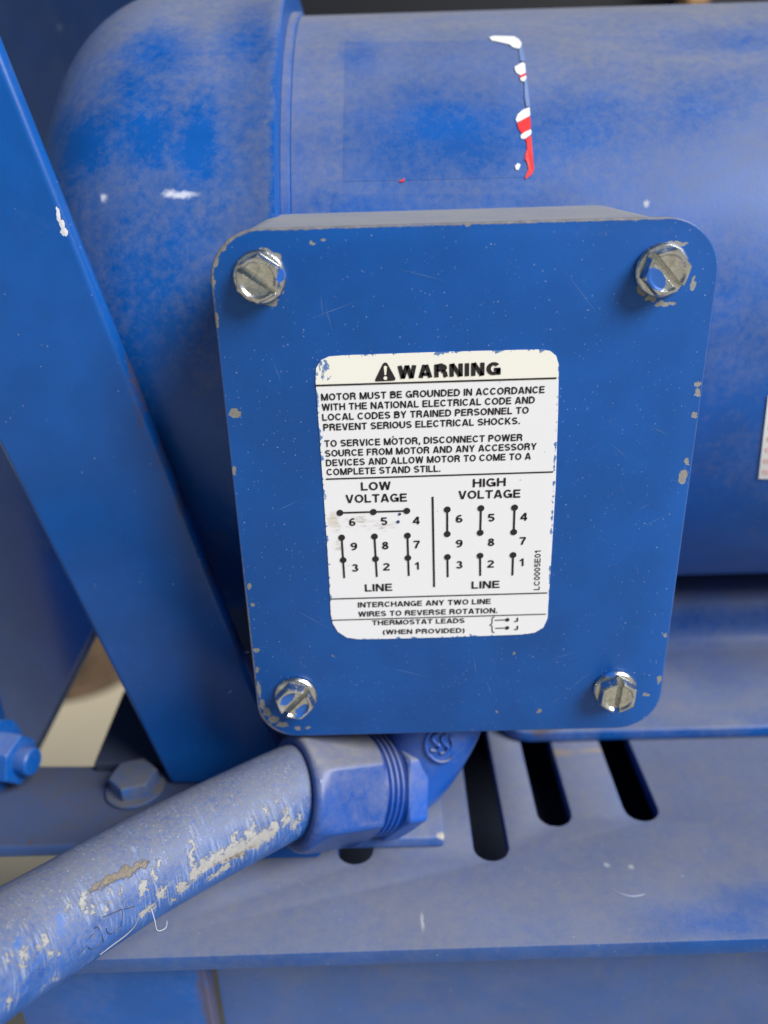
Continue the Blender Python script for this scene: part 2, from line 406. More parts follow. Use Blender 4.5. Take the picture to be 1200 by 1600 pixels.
# painted-over decal, the torn remains of its printed edge, and the white label at the right
def cylpatch(px, R, n=12):
    """four pixel corners (tl,tr,br,bl) -> curved sheet on the cylinder"""
    V, F = [], []
    for j in range(n+1):
        t = j/n
        L = Vector(px[0])*(1-t) + Vector(px[3])*t; Rr = Vector(px[1])*(1-t) + Vector(px[2])*t
        for i in range(n+1):
            q = L*(1-i/n) + Rr*(i/n); V.append(onCyl(q.x, q.y, R))
    for j in range(n):
        for i in range(n): F.append((j*(n+1)+i, j*(n+1)+i+1, (j+1)*(n+1)+i+1, (j+1)*(n+1)+i))
    return mesh('patch', V, F)
def solid(me, t):
    def f(o):
        m = o.modifiers.new('s', 'SOLIDIFY'); m.thickness = t; m.offset = 0
    return bake_mods(me, f)
def cylpoly(px, R):
    V = [onCyl(x, y, R) for x, y in px]; return mesh('poly', V, [tuple(range(len(V)))])
m_decal = paint('decal_paint', dust=-0.01, up=0.58, lf=0.08, mf=0.50, cleanamt=0.20, patch=0.16, pscale=24, stretch=(0.6, 1, 1), clean=mclean, rough=0.36)
dec = link('painted_over_decal', solid(cylpatch([(540, 66), (808, 62), (829, 277), (536, 284)], RM_FRAME + 0.00003), 0.0001), m_decal, motor, smooth=30)
dec2 = link('painted_over_nameplate', solid(cylpatch([(520, 304), (872, 303), (890, 345), (515, 345)], RM_FRAME + 0.00003), 0.0001), m_decal, motor, smooth=30)
m_wh = flat('sticker_white', (0.80, 0.82, 0.82), 0.45, 0, 0.06); m_rd = flat('sticker_red', (0.72, 0.03, 0.035), 0.4, 0, 0.12)
m_pale = flat('sticker_film', (0.16, 0.24, 0.48), 0.4, 0, 0.15)
def crop8(L): return [(740 + x/5.714, 30 + y/5.714) for x, y in L]
for nm, m, L in (
    ('sticker_remnant', m_wh, [(140, 160), (180, 150), (360, 155), (405, 180), (428, 215), (420, 255), (395, 262), (350, 250), (320, 225), (250, 208), (160, 190)]),
    ('sticker_remnant', m_pale, [(404, 262), (432, 250), (462, 372), (440, 378), (415, 370)]),
    ('sticker_remnant', m_wh, [(368, 425), (440, 385), (458, 400), (465, 478), (420, 500), (385, 480), (370, 455)]),
    ('sticker_remnant', m_rd, [(408, 508), (464, 481), (468, 500), (416, 525)]),
    ('sticker_remnant', m_wh, [(415, 527), (470, 503), (470, 530), (450, 556), (425, 550)]),
    ('sticker_remnant', m_pale, [(452, 560), (474, 535), (505, 780), (470, 785), (456, 700)]),
    ('sticker_remnant', m_wh, [(388, 922), (376, 895), (395, 850), (440, 810), (500, 788), (504, 860), (440, 895)]),
    ('sticker_remnant', m_rd, [(388, 930), (440, 898), (503, 864), (512, 960), (505, 985), (430, 1022), (402, 980)]),
    ('sticker_remnant', m_wh, [(420, 1035), (455, 1010), (510, 985), (518, 1010), (505, 1035), (455, 1068), (425, 1068)]),
    ('sticker_remnant', m_rd, [(462, 1070), (515, 1038), (530, 1230), (540, 1340), (525, 1380), (465, 1428), (460, 1415), (475, 1375), (490, 1340), (482, 1285), (458, 1250), (462, 1205), (478, 1160), (475, 1100)]),
    ('sticker_remnant', m_wh, [(370, 1310), (395, 1285), (420, 1300), (400, 1345), (380, 1345)]),
    ('sticker_remnant', m_rd, [(-670, 1450), (-655, 1438), (-640, 1440), (-620, 1418), (-615, 1448), (-640, 1452)])):
    o = link(nm, solid(cylpoly(crop8(L), RM_FRAME + 0.0003), 0.00016), m, motor)
m_lab = flat('data_label_white', (0.78, 0.77, 0.74), 0.4, 0, 0.03); m_pink = flat('data_label_red', (0.62, 0.30, 0.28), 0.5, 0, 0.1)
dl = link('data_label', solid(cylpatch([(1200, 618), (1330, 618), (1316, 752), (1185, 748)], RM_FRAME + 0.0003), 0.0002), m_lab, motor, smooth=30)

# ================================================================== TERMINAL BOX
W2, H2 = 0.065, 0.07903
TO = Vector((0, 0.03, -H2))
tbox = thing('terminal_box', 'blue square terminal box with rounded corners and a white warning label on its cover', 'terminal box', TO)
bx0, bx1 = -0.0645, 0.0638
body = [rrect(bx0, -H2 + 0.0008, bx1, H2 - 0.0006, [0.0165, 0.0125, 0.0125, 0.0150], 10)]
V, F = [], []
secs = [(0.0, 0.0), (0.052, 0.0), (0.062, 0.0)]
pp = body[0]
for Y, s in secs:
    for x, z in pp: V.append((x*(1 - 0.0*s), Y + 0.0003, z))
n = len(pp)
for j in range(len(secs)-1):
    for i in range(n): F.append((j*n+i, j*n+(i+1) % n, (j+1)*n+(i+1) % n, (j+1)*n+i))
F.append(tuple(range(n))); F.append(tuple(range(2*n, 3*n)))
def worn_edge(k, v, col, rg):                                  # bare worn steel along the rim of the cover
    q = k.vmath('SUBTRACT', k.vmath('ABSOLUTE', k.vmath('SUBTRACT', k.vmath('MULTIPLY', v, (1, 0, 1)), (0, 0, H2))), (W2 - 0.0138, 0, H2 - 0.0138))
    sp = k.new('ShaderNodeSeparateXYZ'); k.l.new(q, sp.inputs[0])
    sd = k.math('ADD', k.vmath('LENGTH', k.vmath('MAXIMUM', q, (0, 0, 0))), k.math('MINIMUM', k.math('MAXIMUM', sp.outputs[0], sp.outputs[2]), 0.0))
    rag = k.math('MULTIPLY', k.math('SUBTRACT', k.noise(v, 700, 4, 0.7), 0.5), 0.0011)
    m_ = k.mapr(k.math('ADD', sd, rag), 0.0138 - 0.00062, 0.0138 - 0.00038)
    tl = k.blobs(v, [(rel((-0.045, 0, H2), TO), (0.045, 1, 0.03)), (rel((0.02, 0, H2 + 0.004), TO), (0.05, 1, 0.012)), (rel((-W2, 0, -0.06), TO), (0.01, 1, 0.05))], 0.0, 1, (0.5, 1.1))
    m_ = k.math('MULTIPLY', m_, k.math('MULTIPLY_ADD', tl, 0.75, 0.12))
    c_ = k.mix(k.noise(v, 400, 3), (0.06, 0.05, 0.045), (0.34, 0.33, 0.31))
    return k.mix(m_, col, c_), rg
m_body = paint('box_body_paint', dust=-0.05, up=0.95, patch=0.10, pscale=60, grit=0.7, dustcol=(0.28, 0.28, 0.275), speck=0.9, speckscale=800)
link('box_body', mesh('body', V, F), m_body, tbox, smooth=40)

def pc(x, y, rx, ry, Y=-0.0026):                       # chip given on the cover face
    s = 0.237/1270
    return (rel(onY(x, y, Y), TO), (rx*s*0.7, 0.01, ry*s*0.75))
chips = [pc(354, 371, 17, 8), pc(345, 384, 10, 14), pc(337, 404, 5, 14), pc(333, 440, 4, 12), pc(338, 502, 6, 15), pc(367, 646, 13, 11), pc(366, 736, 6, 9),
         pc(390, 916, 7, 8), pc(395, 944, 5, 6), pc(400, 1016, 6, 7), pc(402, 1046, 5, 7), pc(405, 1078, 4, 24), pc(410, 1100, 7, 16), pc(417, 1113, 10, 13), pc(428, 1124, 14, 10), pc(441, 1132, 16, 8), pc(466, 1138, 9, 5),
         pc(482, 1137, 6, 4), pc(1091, 600, 6, 6), pc(1090, 612, 7, 9), pc(1085, 650, 7, 7), pc(1073, 722, 5, 10), pc(1068, 745, 10, 17), pc(1040, 992, 4, 6), pc(1030, 1062, 5, 11), pc(1009, 1085, 9, 4),
         pc(803, 1021, 5, 5), pc(777, 1112, 4, 4), pc(843, 1111, 6, 4.5), pc(731, 351, 8, 4), pc(995, 341, 7, 4), pc(415, 353, 12, 3), pc(512, 351, 8, 4), pc(640, 349, 14, 2), pc(870, 343, 18, 2),
         pc(412, 396, 21, 9), pc(432, 405, 11, 12), pc(440, 436, 7, 24), pc(424, 470, 14, 10), pc(1003, 452, 9, 12), pc(1015, 466, 12, 6), pc(1040, 474, 22, 5), pc(1083, 445, 4, 14), pc(1058, 381, 22, 4),
         pc(505, 375, 4, 3), pc(488, 380, 5, 3), pc(520, 1024, 3, 2)]
edge_rust = [pc(1030, 1062, 7, 14), pc(332, 425, 5, 40), pc(345, 378, 10, 18)]
m_cover = paint('cover_paint', dust=-0.08, up=0.35, patch=0.07, pscale=22, speck=0.95, scratch=0.0, rough=0.40, chips=chips, chipwarp=0.0013, chipcol=(0.235, 0.235, 0.23), speckscale=430, extra=worn_edge)
me = prism(rrect(-W2, -H2, W2, H2, [0.0148, 0.0130, 0.0125, 0.0135], 12), 'Y', -0.0026, 0.0)
cover = link('cover_plate', bevel(me, 0.00045, 3, 40), m_cover, tbox, smooth=40)

def scr_strip(p, q, w):
    a, b = onY(*p, -0.00263), onY(*q, -0.00263); d = (b - a).normalized(); nn = Vector((-d.z, 0, d.x))*w
    m_ = (a + b)/2 + nn*0.6
    return mesh('s', [a, m_ - nn, b, m_ + nn], [(0, 1, 2, 3)])
rs = random.Random(3); sl_ = []
for p, q in (((500, 455), (505, 500)), ((506, 470), (520, 520)), ((950, 690), (985, 720)), ((990, 800), (1020, 785)), ((1000, 825), (1040, 805)), ((1015, 665), (1050, 683)), ((860, 1030), (905, 1018)), ((885, 1080), (930, 1045)),
             ((860, 1100), (878, 1088)), ((760, 1060), (768, 1090)), ((740, 1020), (744, 1060)), ((425, 560), (440, 600)), ((455, 950), (520, 985)), ((480, 500), (560, 470)), ((590, 1040), (680, 1060)), ((620, 420), (700, 440)), ((880, 420), (940, 500)), ((430, 800), (470, 780))):
    sl_.append(scr_strip(p, q, 0.00006))
for i in range(60):
    x, y = rs.uniform(360, 1060), rs.uniform(370, 1120)
    if 490 < x < 880 and 540 < y < 1003: continue
    a_ = rs.gauss(0.9, 0.7); L_ = rs.uniform(4, 16); sl_.append(scr_strip((x, y), (x + L_*math.cos(a_), y + L_*math.sin(a_)), 0.00004))
so = link('fine_scratches', join_mesh(sl_), flat('scratch_blue', (0.10, 0.20, 0.46), 0.5), tbox); so['kind'] = 'stuff'

# ------------------------------------------------------------------ slotted hex washer-head screws
def hexr(th, a):                                           # across-corner radius a
    t = (th % (PI/3)) - PI/6; return a*math.cos(PI/6)/math.cos(t)
def hexhead(a, h, flange, slotw=0.0, slotd=0.0, dish=0.0, n=72):
    """axis +Z, base z=0"""
    prof = []
    if flange: prof += [(flange, 0.0, 0), (flange, 0.0009, 0), (flange*0.965, 0.0013, 0), (a*1.02, 0.0016, 0)]
    prof += [(a, 0.0016 if flange else 0.0, 1), (a, h - 0.0007, 1), (a*0.925, h, 0.8)]
    if dish: prof += [(a*0.74, h, 0), (a*0.66, h - dish, 0)]
    V, F = [], []
    for r, z, hx in prof:
        for i in range(n):
            th = 2*PI*i/n; q = (hexr(th, r)*hx + r*(1-hx)) if hx else r
            V.append((q*math.cos(th), q*math.sin(th), z))
    for j in range(len(prof)-1):
        for i in range(n): F.append((j*n+i, j*n+(i+1) % n, (j+1)*n+(i+1) % n, (j+1)*n+i))
    F.append(tuple(range(n-1, -1, -1))); F.append(tuple(range((len(prof)-1)*n, len(prof)*n)))
    me = mesh('hex', V, F)
    if slotw:
        cutm = box(-a*1.2, a*1.2, -slotw/2, slotw/2, h - slotd, h + 0.01)
        co = bpy.data.objects.new('cut', cutm); COL.objects.link(co)
        def f(o):
            m = o.modifiers.new('b', 'BOOLEAN'); m.operation = 'DIFFERENCE'; m.object = co; m.solver = 'EXACT'
            m2 = o.modifiers.new('v', 'BEVEL'); m2.width = 0.00022; m2.segments = 2; m2.limit_method = 'ANGLE'; m2.angle_limit = math.radians(38)
        me = bake_mods(me, f); bpy.data.objects.remove(co)
    return me
def zinc(name, blob, col=(0.64, 0.66, 0.66), bluecol=(0.02, 0.11, 0.42), grime=0.35, warp=0.0008):
    k = NT(name); v = k.obj()
    n1 = k.noise(v, 420, 5, 0.65); n2 = k.noise(v, 1800, 3, 0.6)
    c = k.mix(k.mapr(n1, 0.38, 0.72), col, tuple(q*0.62 for q in col))
    g = k.mapr(k.noise(k.vmath('ADD', v, (0.3, 0.1, 0)), 260, 4, 0.7), 0.56, 0.70)
    c = k.mix(k.math('MULTIPLY', g, grime), c, (0.12, 0.10, 0.08))
    rg = k.math('MULTIPLY_ADD', n1, 0.32, 0.10)
    met = k.math('SUBTRACT', 1.0, k.math('MULTIPLY', g, 0.7))
    if blob:
        b = k.blobs(v, blob, warp, 420, (0.9, 1.0), 3)
        c = k.mix(b, c, bluecol); met = k.math('MULTIPLY', met, k.math('SUBTRACT', 1.0, b)); rg = k.math('MAXIMUM', rg, k.math('MULTIPLY', b, 0.32))
    bp = k.new('ShaderNodeBump'); bp.inputs['Strength'].default_value = 0.5; bp.inputs['Distance'].default_value = 0.00012
    k.l.new(k.math('ADD', n2, n1), bp.inputs['Height']); k.l.new(bp.outputs[0], k.b.inputs['Normal'])
    k.l.new(c, k.b.inputs['Base Color']); k.l.new(rg, k.b.inputs['Roughness']); k.l.new(met, k.b.inputs['Metallic'])
    return k.m
screw_me = hexhead(0.0062, 0.0056, 0.0068, 0.0018, 0.0032, 0.0007)
shade(screw_me, 25)
Z_ = 0.0052
scr = [((403, 436), 0.0, -34, [((0.0042, 0.0035, 0.003), (0.0018, 0.0022, 0.003)), ((0.0, 0.0002, 0.0034), (0.0012, 0.0008, 0.0009))], 'bare grey slotted hex screw in the top left corner'),
       ((1041, 425), 0.0, -47, [((-0.0008, -0.0030, Z_), (0.0036, 0.0023, 0.002))], 'slotted hex screw half covered with blue paint in the top right corner'),
       ((461, 1097), 0.0, 47, [((0.0, 0.0030, Z_), (0.0036, 0.0018, 0.001)), ((-0.0004, -0.0032, Z_), (0.0034, 0.0018, 0.001)), ((0, 0, 0.0034), (0.0046, 0.0008, 0.001)), ((-0.006, 0.003, 0.001), (0.0012, 0.002, 0.002))], 'slotted hex screw with blue painted face in the bottom left corner'),
       ((965, 1087), 0.0, 86, [((0.001, 0.0, 0.0034), (0.003, 0.0006, 0.001)), ((0.0062, 0.003, 0.001), (0.0012, 0.0025, 0.0012))], 'bare slotted hex screw with upright slot in the bottom right corner')]
for i, ((sx, sy), tilt, deg, blob, lab) in enumerate(scr):
    p = onY(sx, sy, -0.0066); p.y = -0.00265
    o = bpy.data.objects.new('cover_screw', screw_me); COL.objects.link(o); o.parent = tbox
    o.location = p - TO
    # local +Z -> world -Y, local X along the slot
    o.rotation_euler = (Matrix.Rotation(PI/2, 3, 'X') @ Matrix.Rotation(math.radians(deg), 3, 'Z')).to_euler()
    if not screw_me.materials: screw_me.materials.append(None)
    o.material_slots[0].link = 'OBJECT'; o.material_slots[0].material = zinc('screw_zinc', blob)
    o['label'] = lab

# ------------------------------------------------------------------ warning label
YL = -0.0027
def A(x, y): return (480 + x/2.9268, 530 + y/2.9268)
def B(x, y): return (480 + x/2.9268, 730 + y/2.9268)
def L3(p, e=0.0): return onY(p[0], p[1], YL - 0.00012 - e)
outl = [(500, 580), (493, 598)]
corner = [(493, 592), (494, 575), (501, 563), (514, 557), (540, 555), (600, 553), (700, 549.5), (800, 547), (845, 546), (860, 548.5), (869, 556), (873, 570),
          (872, 640), (868, 760), (862, 860), (857, 940), (855.5, 966), (849, 980), (836, 988), (818, 991), (700, 995.5), (600, 998), (560, 998.5), (542, 996), (528, 987), (520, 974), (517, 960),
          (513, 880), (507, 790), (500, 690)]
pts = [(q.x, q.z) for q in (onY(x, y, YL) for x, y in corner)]
lx0, lx1 = min(p[0] for p in pts), max(p[0] for p in pts)
# edge paint: scuffs follow the sides of the label
k = NT('label_paper'); v = k.obj()
sep = k.new('ShaderNodeSeparateXYZ'); k.l.new(v, sep.inputs[0])
zr = onY(680, 598, YL).z - TO.z
col = k.mix(k.mapr(sep.outputs[2], zr - 0.0002, zr + 0.0002), (0.80, 0.815, 0.87), (0.85, 0.85, 0.80))
n = k.noise(v, 500, 4, 0.65)
def edge(pa, pb, w, fr=0.5):
    """distance to the line pa-pb (pixels on the face), turned into a ragged blue border of width w"""
    a = onY(*pa, YL) - TO; b = onY(*pb, YL) - TO; d = (b - a); nrm = Vector((-d.z, 0, d.x)).normalized()
    dist = k.math('ABSOLUTE', k.math('SUBTRACT', k.vmath('DOT_PRODUCT', v, tuple(nrm)), a.dot(nrm)))
    lim = k.math('MULTIPLY', k.mapr(k.noise(k.vmath('ADD', v, tuple(a*7)), 330, 4, 0.75), fr, 0.72), w)
    return k.mapr(k.math('SUBTRACT', lim, dist), 0.0, 0.0002)
msk = None
for pa, pb, w, fr in (((500, 556), (845, 545), 0.0013, 0.46), ((493, 592), (517, 960), 0.0013, 0.44), ((873, 570), (857, 940), 0.0008, 0.44), ((542, 998), (818, 992), 0.0014, 0.50)):
    e_ = edge(pa, pb, w, fr); msk = e_ if msk is None else k.math('MAXIMUM', msk, e_)
mc = k.blobs(v, [(rel(onY(505, 575, YL), TO), (0.0020, 0.01, 0.0024)), (rel(onY(510, 590, YL), TO), (0.0012, 0.01, 0.0008))], 0.0026, 420, (0.7, 1.0), 4)
streak = k.mapr(k.noise(k.scale(v, (1.6, 1, 0.7)), 900, 2), 0.42, 0.55)
col = k.mix(k.math('MULTIPLY', k.math('MAXIMUM', msk, k.math('MULTIPLY', mc, streak)), 0.9), col, (0.02, 0.14, 0.42))
dirt = k.blobs(v, [(rel(onY(522, 815, YL), TO), (0.0022, 0.01, 0.004)), (rel(onY(560, 815, YL), TO), (0.006, 0.01, 0.0022)), (rel(onY(595, 822, YL), TO), (0.006, 0.01, 0.0015)), (rel(onY(530, 852, YL), TO), (0.002, 0.01, 0.0025))], 0.003, 300, (0.3, 1.1), 4)
col = k.mix(k.math('MULTIPLY', dirt, k.mapr(k.noise(k.scale(v, (0.5, 1, 2.0)), 800, 4, 0.7), 0.42, 0.66, 0.0, 0.7)), col, (0.36, 0.33, 0.28))
cre = k.blobs(v, [(rel(onY(519, 812, YL), TO), (0.0016, 0.01, 0.0030))], 0.0012, 500, (0.6, 1.0), 3)
col = k.mix(k.math('MULTIPLY', cre, 0.6), col, (0.62, 0.58, 0.48))
spk = k.specks(v, 300, 0.12, 0.3); col = k.mix(k.math('MULTIPLY', spk, 0.5), col, (0.35, 0.4, 0.55))
k.l.new(col, k.b.inputs['Base Color']); k.b.inputs['Roughness'].default_value = 0.35
m_label = k.m
label = link('warning_label', prism(pts, 'Y', YL + 0.00008, YL - 0.0001), m_label, tbox)
m_ink = flat('ink_black', (0.012, 0.012, 0.016), 0.4, 0, 0.1)
# clear laminate margin seen as a thin dark line round the left side
rim = [onY(x, y, YL - 0.00002) for x, y in ((492, 604), (499, 700), (506, 795), (512, 880), (516, 962))]
# --- lettering: grotesque capitals drawn with even strokes
def arc(cx, cy, rx, ry, a0, a1, n=10):
    return [(cx + rx*math.cos(math.radians(a0 + (a1-a0)*i/n)), cy + ry*math.sin(math.radians(a0 + (a1-a0)*i/n))) for i in range(n+1)]
def glyphs(l):
    T = 1 - l; r = 1 - l
    O = lambda w: [arc(w/2, .5, w/2 - l, .5 - l, 90, 450, 28)]
    D = {
     'A': (.80, [[(l*.95, 0), (.40 - l*.35, 1)], [(.40 + l*.35, 1), (.80 - l*.95, 0)], [(.17, .27), (.63, .27)]]),
     'B': (.74, [[(l, 0), (l, 1)], [(l, T), (.44, T)] + arc(.44, .74, .19, T - .74, 90, -90) + [(l, 2*.74 - T)], [(l, 2*.74 - T), (.46, 2*.74 - T)] + arc(.46, (2*.74 - T + l)/2, .74 - l - .46, (2*.74 - T - l)/2, 90, -90) + [(l, l)]]),
     'C': (.80, [arc(.41, .5, .41 - l, .5 - l, 38, 322, 24)]),
     'D': (.78, [[(l, 0), (l, 1)], [(l, T), (.36, T)] + arc(.36, .5, .42 - l, .5 - l, 90, -90, 14) + [(l, l)]]),
     'E': (.68, [[(l, 0), (l, 1)], [(l, T), (.66, T)], [(l, .52), (.62, .52)], [(l, l), (.68, l)]]),
     'F': (.62, [[(l, 0), (l, 1)], [(l, T), (.62, T)], [(l, .5), (.56, .5)]]),
     'G': (.82, [arc(.41, .5, .41 - l, .5 - l, 40, 350, 24), [(.43, .44), (.82 - l*.2, .44)], [(.82 - l, .5), (.82 - l, 0.02)]]),
     'H': (.76, [[(l, 0), (l, 1)], [(.76 - l, 0), (.76 - l, 1)], [(l, .53), (.76 - l, .53)]]),
     'I': (2*l, [[(l, 0), (l, 1)]]),
     'J': (.60, [[(.60 - l, 1), (.60 - l, .30)] + arc(.30, .30, .30 - l, .30 - l, 0, -180, 12)]),
     'K': (.78, [[(l, 0), (l, 1)], [(l, .33), (.74 - l, 1)], [(.30, .55), (.78 - l*1.1, 0)]]),
     'L': (.62, [[(l, 0), (l, 1)], [(l, l), (.62, l)]]),
     'M': (.90, [[(l, 0), (l, 1)], [(.90 - l, 0), (.90 - l, 1)], [(l*1.1, 1), (.45, .0)], [(.90 - l*1.1, 1), (.45, .0)]]),
     'N': (.77, [[(l, 0), (l, 1)], [(.77 - l, 0), (.77 - l, 1)], [(l*1.15, 1), (.77 - l*1.15, 0)]]),
     'O': (.84, O(.84)),
     'P': (.70, [[(l, 0), (l, 1)], [(l, T), (.42, T)] + arc(.42, .69, .28 - l, T - .69, 90, -90) + [(l, 2*.69 - T)]]),
     'R': (.76, [[(l, 0), (l, 1)], [(l, T), (.46, T)] + arc(.46, .715, .27 - l, T - .715, 90, -90) + [(l, 2*.715 - T)], [(.42, .46), (.56, .42), (.62, .30), (.64, .10), (.69, 0)]]),
     'S': (.74, [arc(.37, .72, .37 - l, .28 - l, 25, 265, 14)[:-1] + [(.42, .50)] + arc(.37, .285, .37 - l, .285 - l, 85, -160, 14)[1:]]),
     'T': (.70, [[(0, T), (.70, T)], [(.35, 0), (.35, T)]]),
     'U': (.76, [[(l, 1), (l, .36)] + arc(.38, .36, .38 - l, .36 - l, 180, 360, 14) + [(.76 - l, 1)]]),
     'V': (.76, [[(l*.95, 1), (.38 - l*.3, 0)], [(.38 + l*.3, 0), (.76 - l*.95, 1)]]),
     'W': (1.08, [[(l*.95, 1), (.29, 0)], [(.29, 0), (.54, 1)], [(.54, 1), (.79, 0)], [(.79, 0), (1.08 - l*.95, 1)]]),
     'X': (.74, [[(l, 0), (.74 - l, 1)], [(.74 - l, 0), (l, 1)]]),
     'Y': (.76, [[(l*.95, 1), (.38, .42)], [(.38, .42), (.76 - l*.95, 1)], [(.38, 0), (.38, .46)]]),
     '0': (.60, O(.60)),
     '1': (.40, [[(.40 - l, 0), (.40 - l, 1)], [(0.02, .74), (.14, .76), (.25, .84), (.30, .97)]]),
     '2': (.60, [arc(.30, .70, .30 - l, .30 - l, 165, -35, 12) + [(.10, .16), (.07, l)], [(.03, l), (.60, l)]]),
     '3': (.60, [arc(.29, .735, .27 - l, .265 - l, 160, -80, 12), arc(.29, .29, .31 - l, .29 - l, 85, -160, 14)]),
     '4': (.64, [[(.50 - l*.3, 0), (.50 - l*.3, 1)], [(.46, .98), (.07, .31)], [(.02, .28), (.64, .28)]]),
     '5': (.60, [[(.56, T), (.13, T), (.09, .50)], arc(.30, .33, .30 - l, .33 - l, 135, -155, 16)]),
     '6': (.60, [arc(.30, .31, .30 - l, .31 - l, 90, 450, 20), arc(.36, .45, .36 - l, .55 - l, 185, 62, 12)]),
     '7': (.58, [[(.02, T), (.56, T)], [(.53, T - .02), (.32, .42), (.22, 0)]]),
     '8': (.60, [arc(.30, .74, .26 - l, .26 - l, 90, 450, 18), arc(.30, .285, .30 - l, .285 - l, 90, 450, 20)]),
     '9': (.60, [arc(.30, .69, .30 - l, .31 - l, 90, 450, 20), arc(.24, .55, .36 - l, .55 - l, 5, -118, 12)]),
     '.': (2.2*l, [[(l*1.1, 0), (l*1.1, 2.2*l)]]),
     ',': (2.2*l, [[(l*1.2, 2.2*l), (l*1.2, 0), (l*.6, -.14)]]),
     '(': (.30, [arc(.46, .40, .46 - l, .66, 132, 228, 10)]),
     ')': (.30, [arc(-.16, .40, .46 - l, .66, 48, -48, 10)]),
     ' ': (.26, []),
    }
    return D
def strip(P, l):
    P = [Vector((p[0], p[1], 0)) for p in P]; V = []
    closed = (P[0] - P[-1]).length < 1e-5 and len(P) > 3
    n = len(P)
    for i in range(n):
        if closed: d0 = (P[i] - P[i-1 if i else n-2]).normalized(); d1 = (P[i+1 if i < n-1 else 1] - P[i]).normalized()
        else:
            d0 = (P[i] - P[i-1]).normalized() if i else (P[1] - P[0]).normalized()
            d1 = (P[i+1] - P[i]).normalized() if i < n-1 else d0
        t = (d0 + d1); t = t.normalized() if t.length > 1e-6 else d1
        nn = Vector((-t.y, t.x, 0)); k_ = min(1.6, 1/max(0.4, t.dot(d1)))
        V += [P[i] + nn*l*k_, P[i] - nn*l*k_]
    F = [(2*i, 2*i+1, 2*i+3, 2*i+2) for i in range(n-1)]
    return V, F
def text_mesh(s, half=0.085, gap=None):
    D = glyphs(half); x = 0; V = []; F = []
    gap = (0.115 if gap is None else gap)
    for ch in s:
        w, st = D[ch]
        for P in st:
            v_, f_ = strip(P, half); o_ = len(V)
            V += [q + Vector((x, 0, 0)) for q in v_]; F += [tuple(i + o_ for i in f) for f in f_]
        x += w + gap
    me = bpy.data.meshes.new('txt'); me.from_pydata([tuple(v) for v in V], [], F); return me
CAP = 1.0
def write(s, pl, pr, cap_px, bold=0.085, e=0.0001, surf=None):
    """fit the text between two baseline points given on the label face"""
    me = text_mesh(s, bold); co = [v.co.copy() for v in me.vertices]
    xa, xb = min(c.x for c in co), max(c.x for c in co)
    a, b = L3(pl, e), L3(pr, e); ux = (b - a); w = ux.length; ux.normalize()
    uy = Vector((-ux.z, 0, ux.x)); h = cap_px/2.9268*0.237/1270*1.0
    depth = (a - CAM_LOC).length
    h = cap_px/2.9268*depth/1270*1.04
    for vv, c in zip(me.vertices, co):
        vv.co = a + ux*((c.x - xa)/(xb - xa)*w) + uy*(c.y/CAP*h)
    return me
def vbar(p, q, t, e=0.0001):
    a, b = L3(p, e), L3(q, e); d = (b - a).normalized(); nn = Vector((-d.z, 0, d.x))*(t/2.9268*0.237/1270/2)
    return mesh('bar', [a - nn, b - nn, b + nn, a + nn], [(0, 1, 2, 3)])
def disc(p, r, e=0.00013, n=16):
    c = L3(p, e); R = r/2.9268*0.237/1270
    return mesh('disc', [c + Vector((R*math.cos(2*PI*i/n), 0, R*math.sin(2*PI*i/n))) for i in range(n)], [tuple(range(n))])
def put(name, ms, mat=None):
    o = link(name, join_mesh(ms), mat or m_ink, label); return o
TX = 0.091
put('heading_text', [write('WARNING', A(415, 181), A(885, 163), 57, 0.125)])
def tri(P, e): return mesh('t', [L3(A(*p), e) for p in P], [tuple(range(len(P)))])
put('warning_symbol', [tri([(346, 113), (351, 108), (357, 106), (363, 108), (368, 113), (404, 179), (403, 186), (398, 189), (316, 193), (311, 190), (312, 183)], 0.0001)])
put('exclamation_mark', [tri([(350, 126), (357, 121), (365, 126), (361, 164), (354, 164)], 0.00016), disc(A(357.5, 178), 8, 0.00016)], flat('label_cream', (0.85, 0.85, 0.76), 0.4))
for s, l, r in (('MOTOR MUST BE GROUNDED IN ACCORDANCE', (65, 281), (1086, 246)), ('WITH THE NATIONAL ELECTRICAL CODE AND', (68, 327), (1041, 293)),
                ('LOCAL CODES BY TRAINED PERSONNEL TO', (70, 373), (1013, 340)), ('PREVENT SERIOUS ELECTRICAL SHOCKS.', (75, 419), (973, 388)),
                ('TO SERVICE MOTOR, DISCONNECT POWER', (80, 493), (985, 464)), ('SOURCE FROM MOTOR AND ANY ACCESSORY', (83, 538), (1049, 505)),
                ('DEVICES AND ALLOW MOTOR TO COME TO A', (87, 581), (1023, 550)), ('COMPLETE STAND STILL.', (90, 623), (610, 606))):
    put('text_line', [write(s, A(*l), A(*r), 31, TX)])
for s, l, r, cp in (('LOW', (247, 107), (383, 103), 39), ('VOLTAGE', (177, 164), (457, 157), 39), ('HIGH', (758, 92), (908, 86), 39), ('VOLTAGE', (692, 146), (975, 139), 39),
                    ('LINE', (265, 569), (390, 565), 36), ('LINE', (752, 556), (880, 552), 36),
                    ('INTERCHANGE ANY TWO LINE', (233, 642), (840, 625), 26), ('WIRES TO REVERSE ROTATION.', (235, 684), (870, 667), 26),
                    ('THERMOSTAT LEADS', (298, 723), (720, 712), 24), ('(WHEN PROVIDED)', (347, 765), (720, 757), 24)):
    put('text_line', [write(s, B(*l), B(*r), cp, TX)])
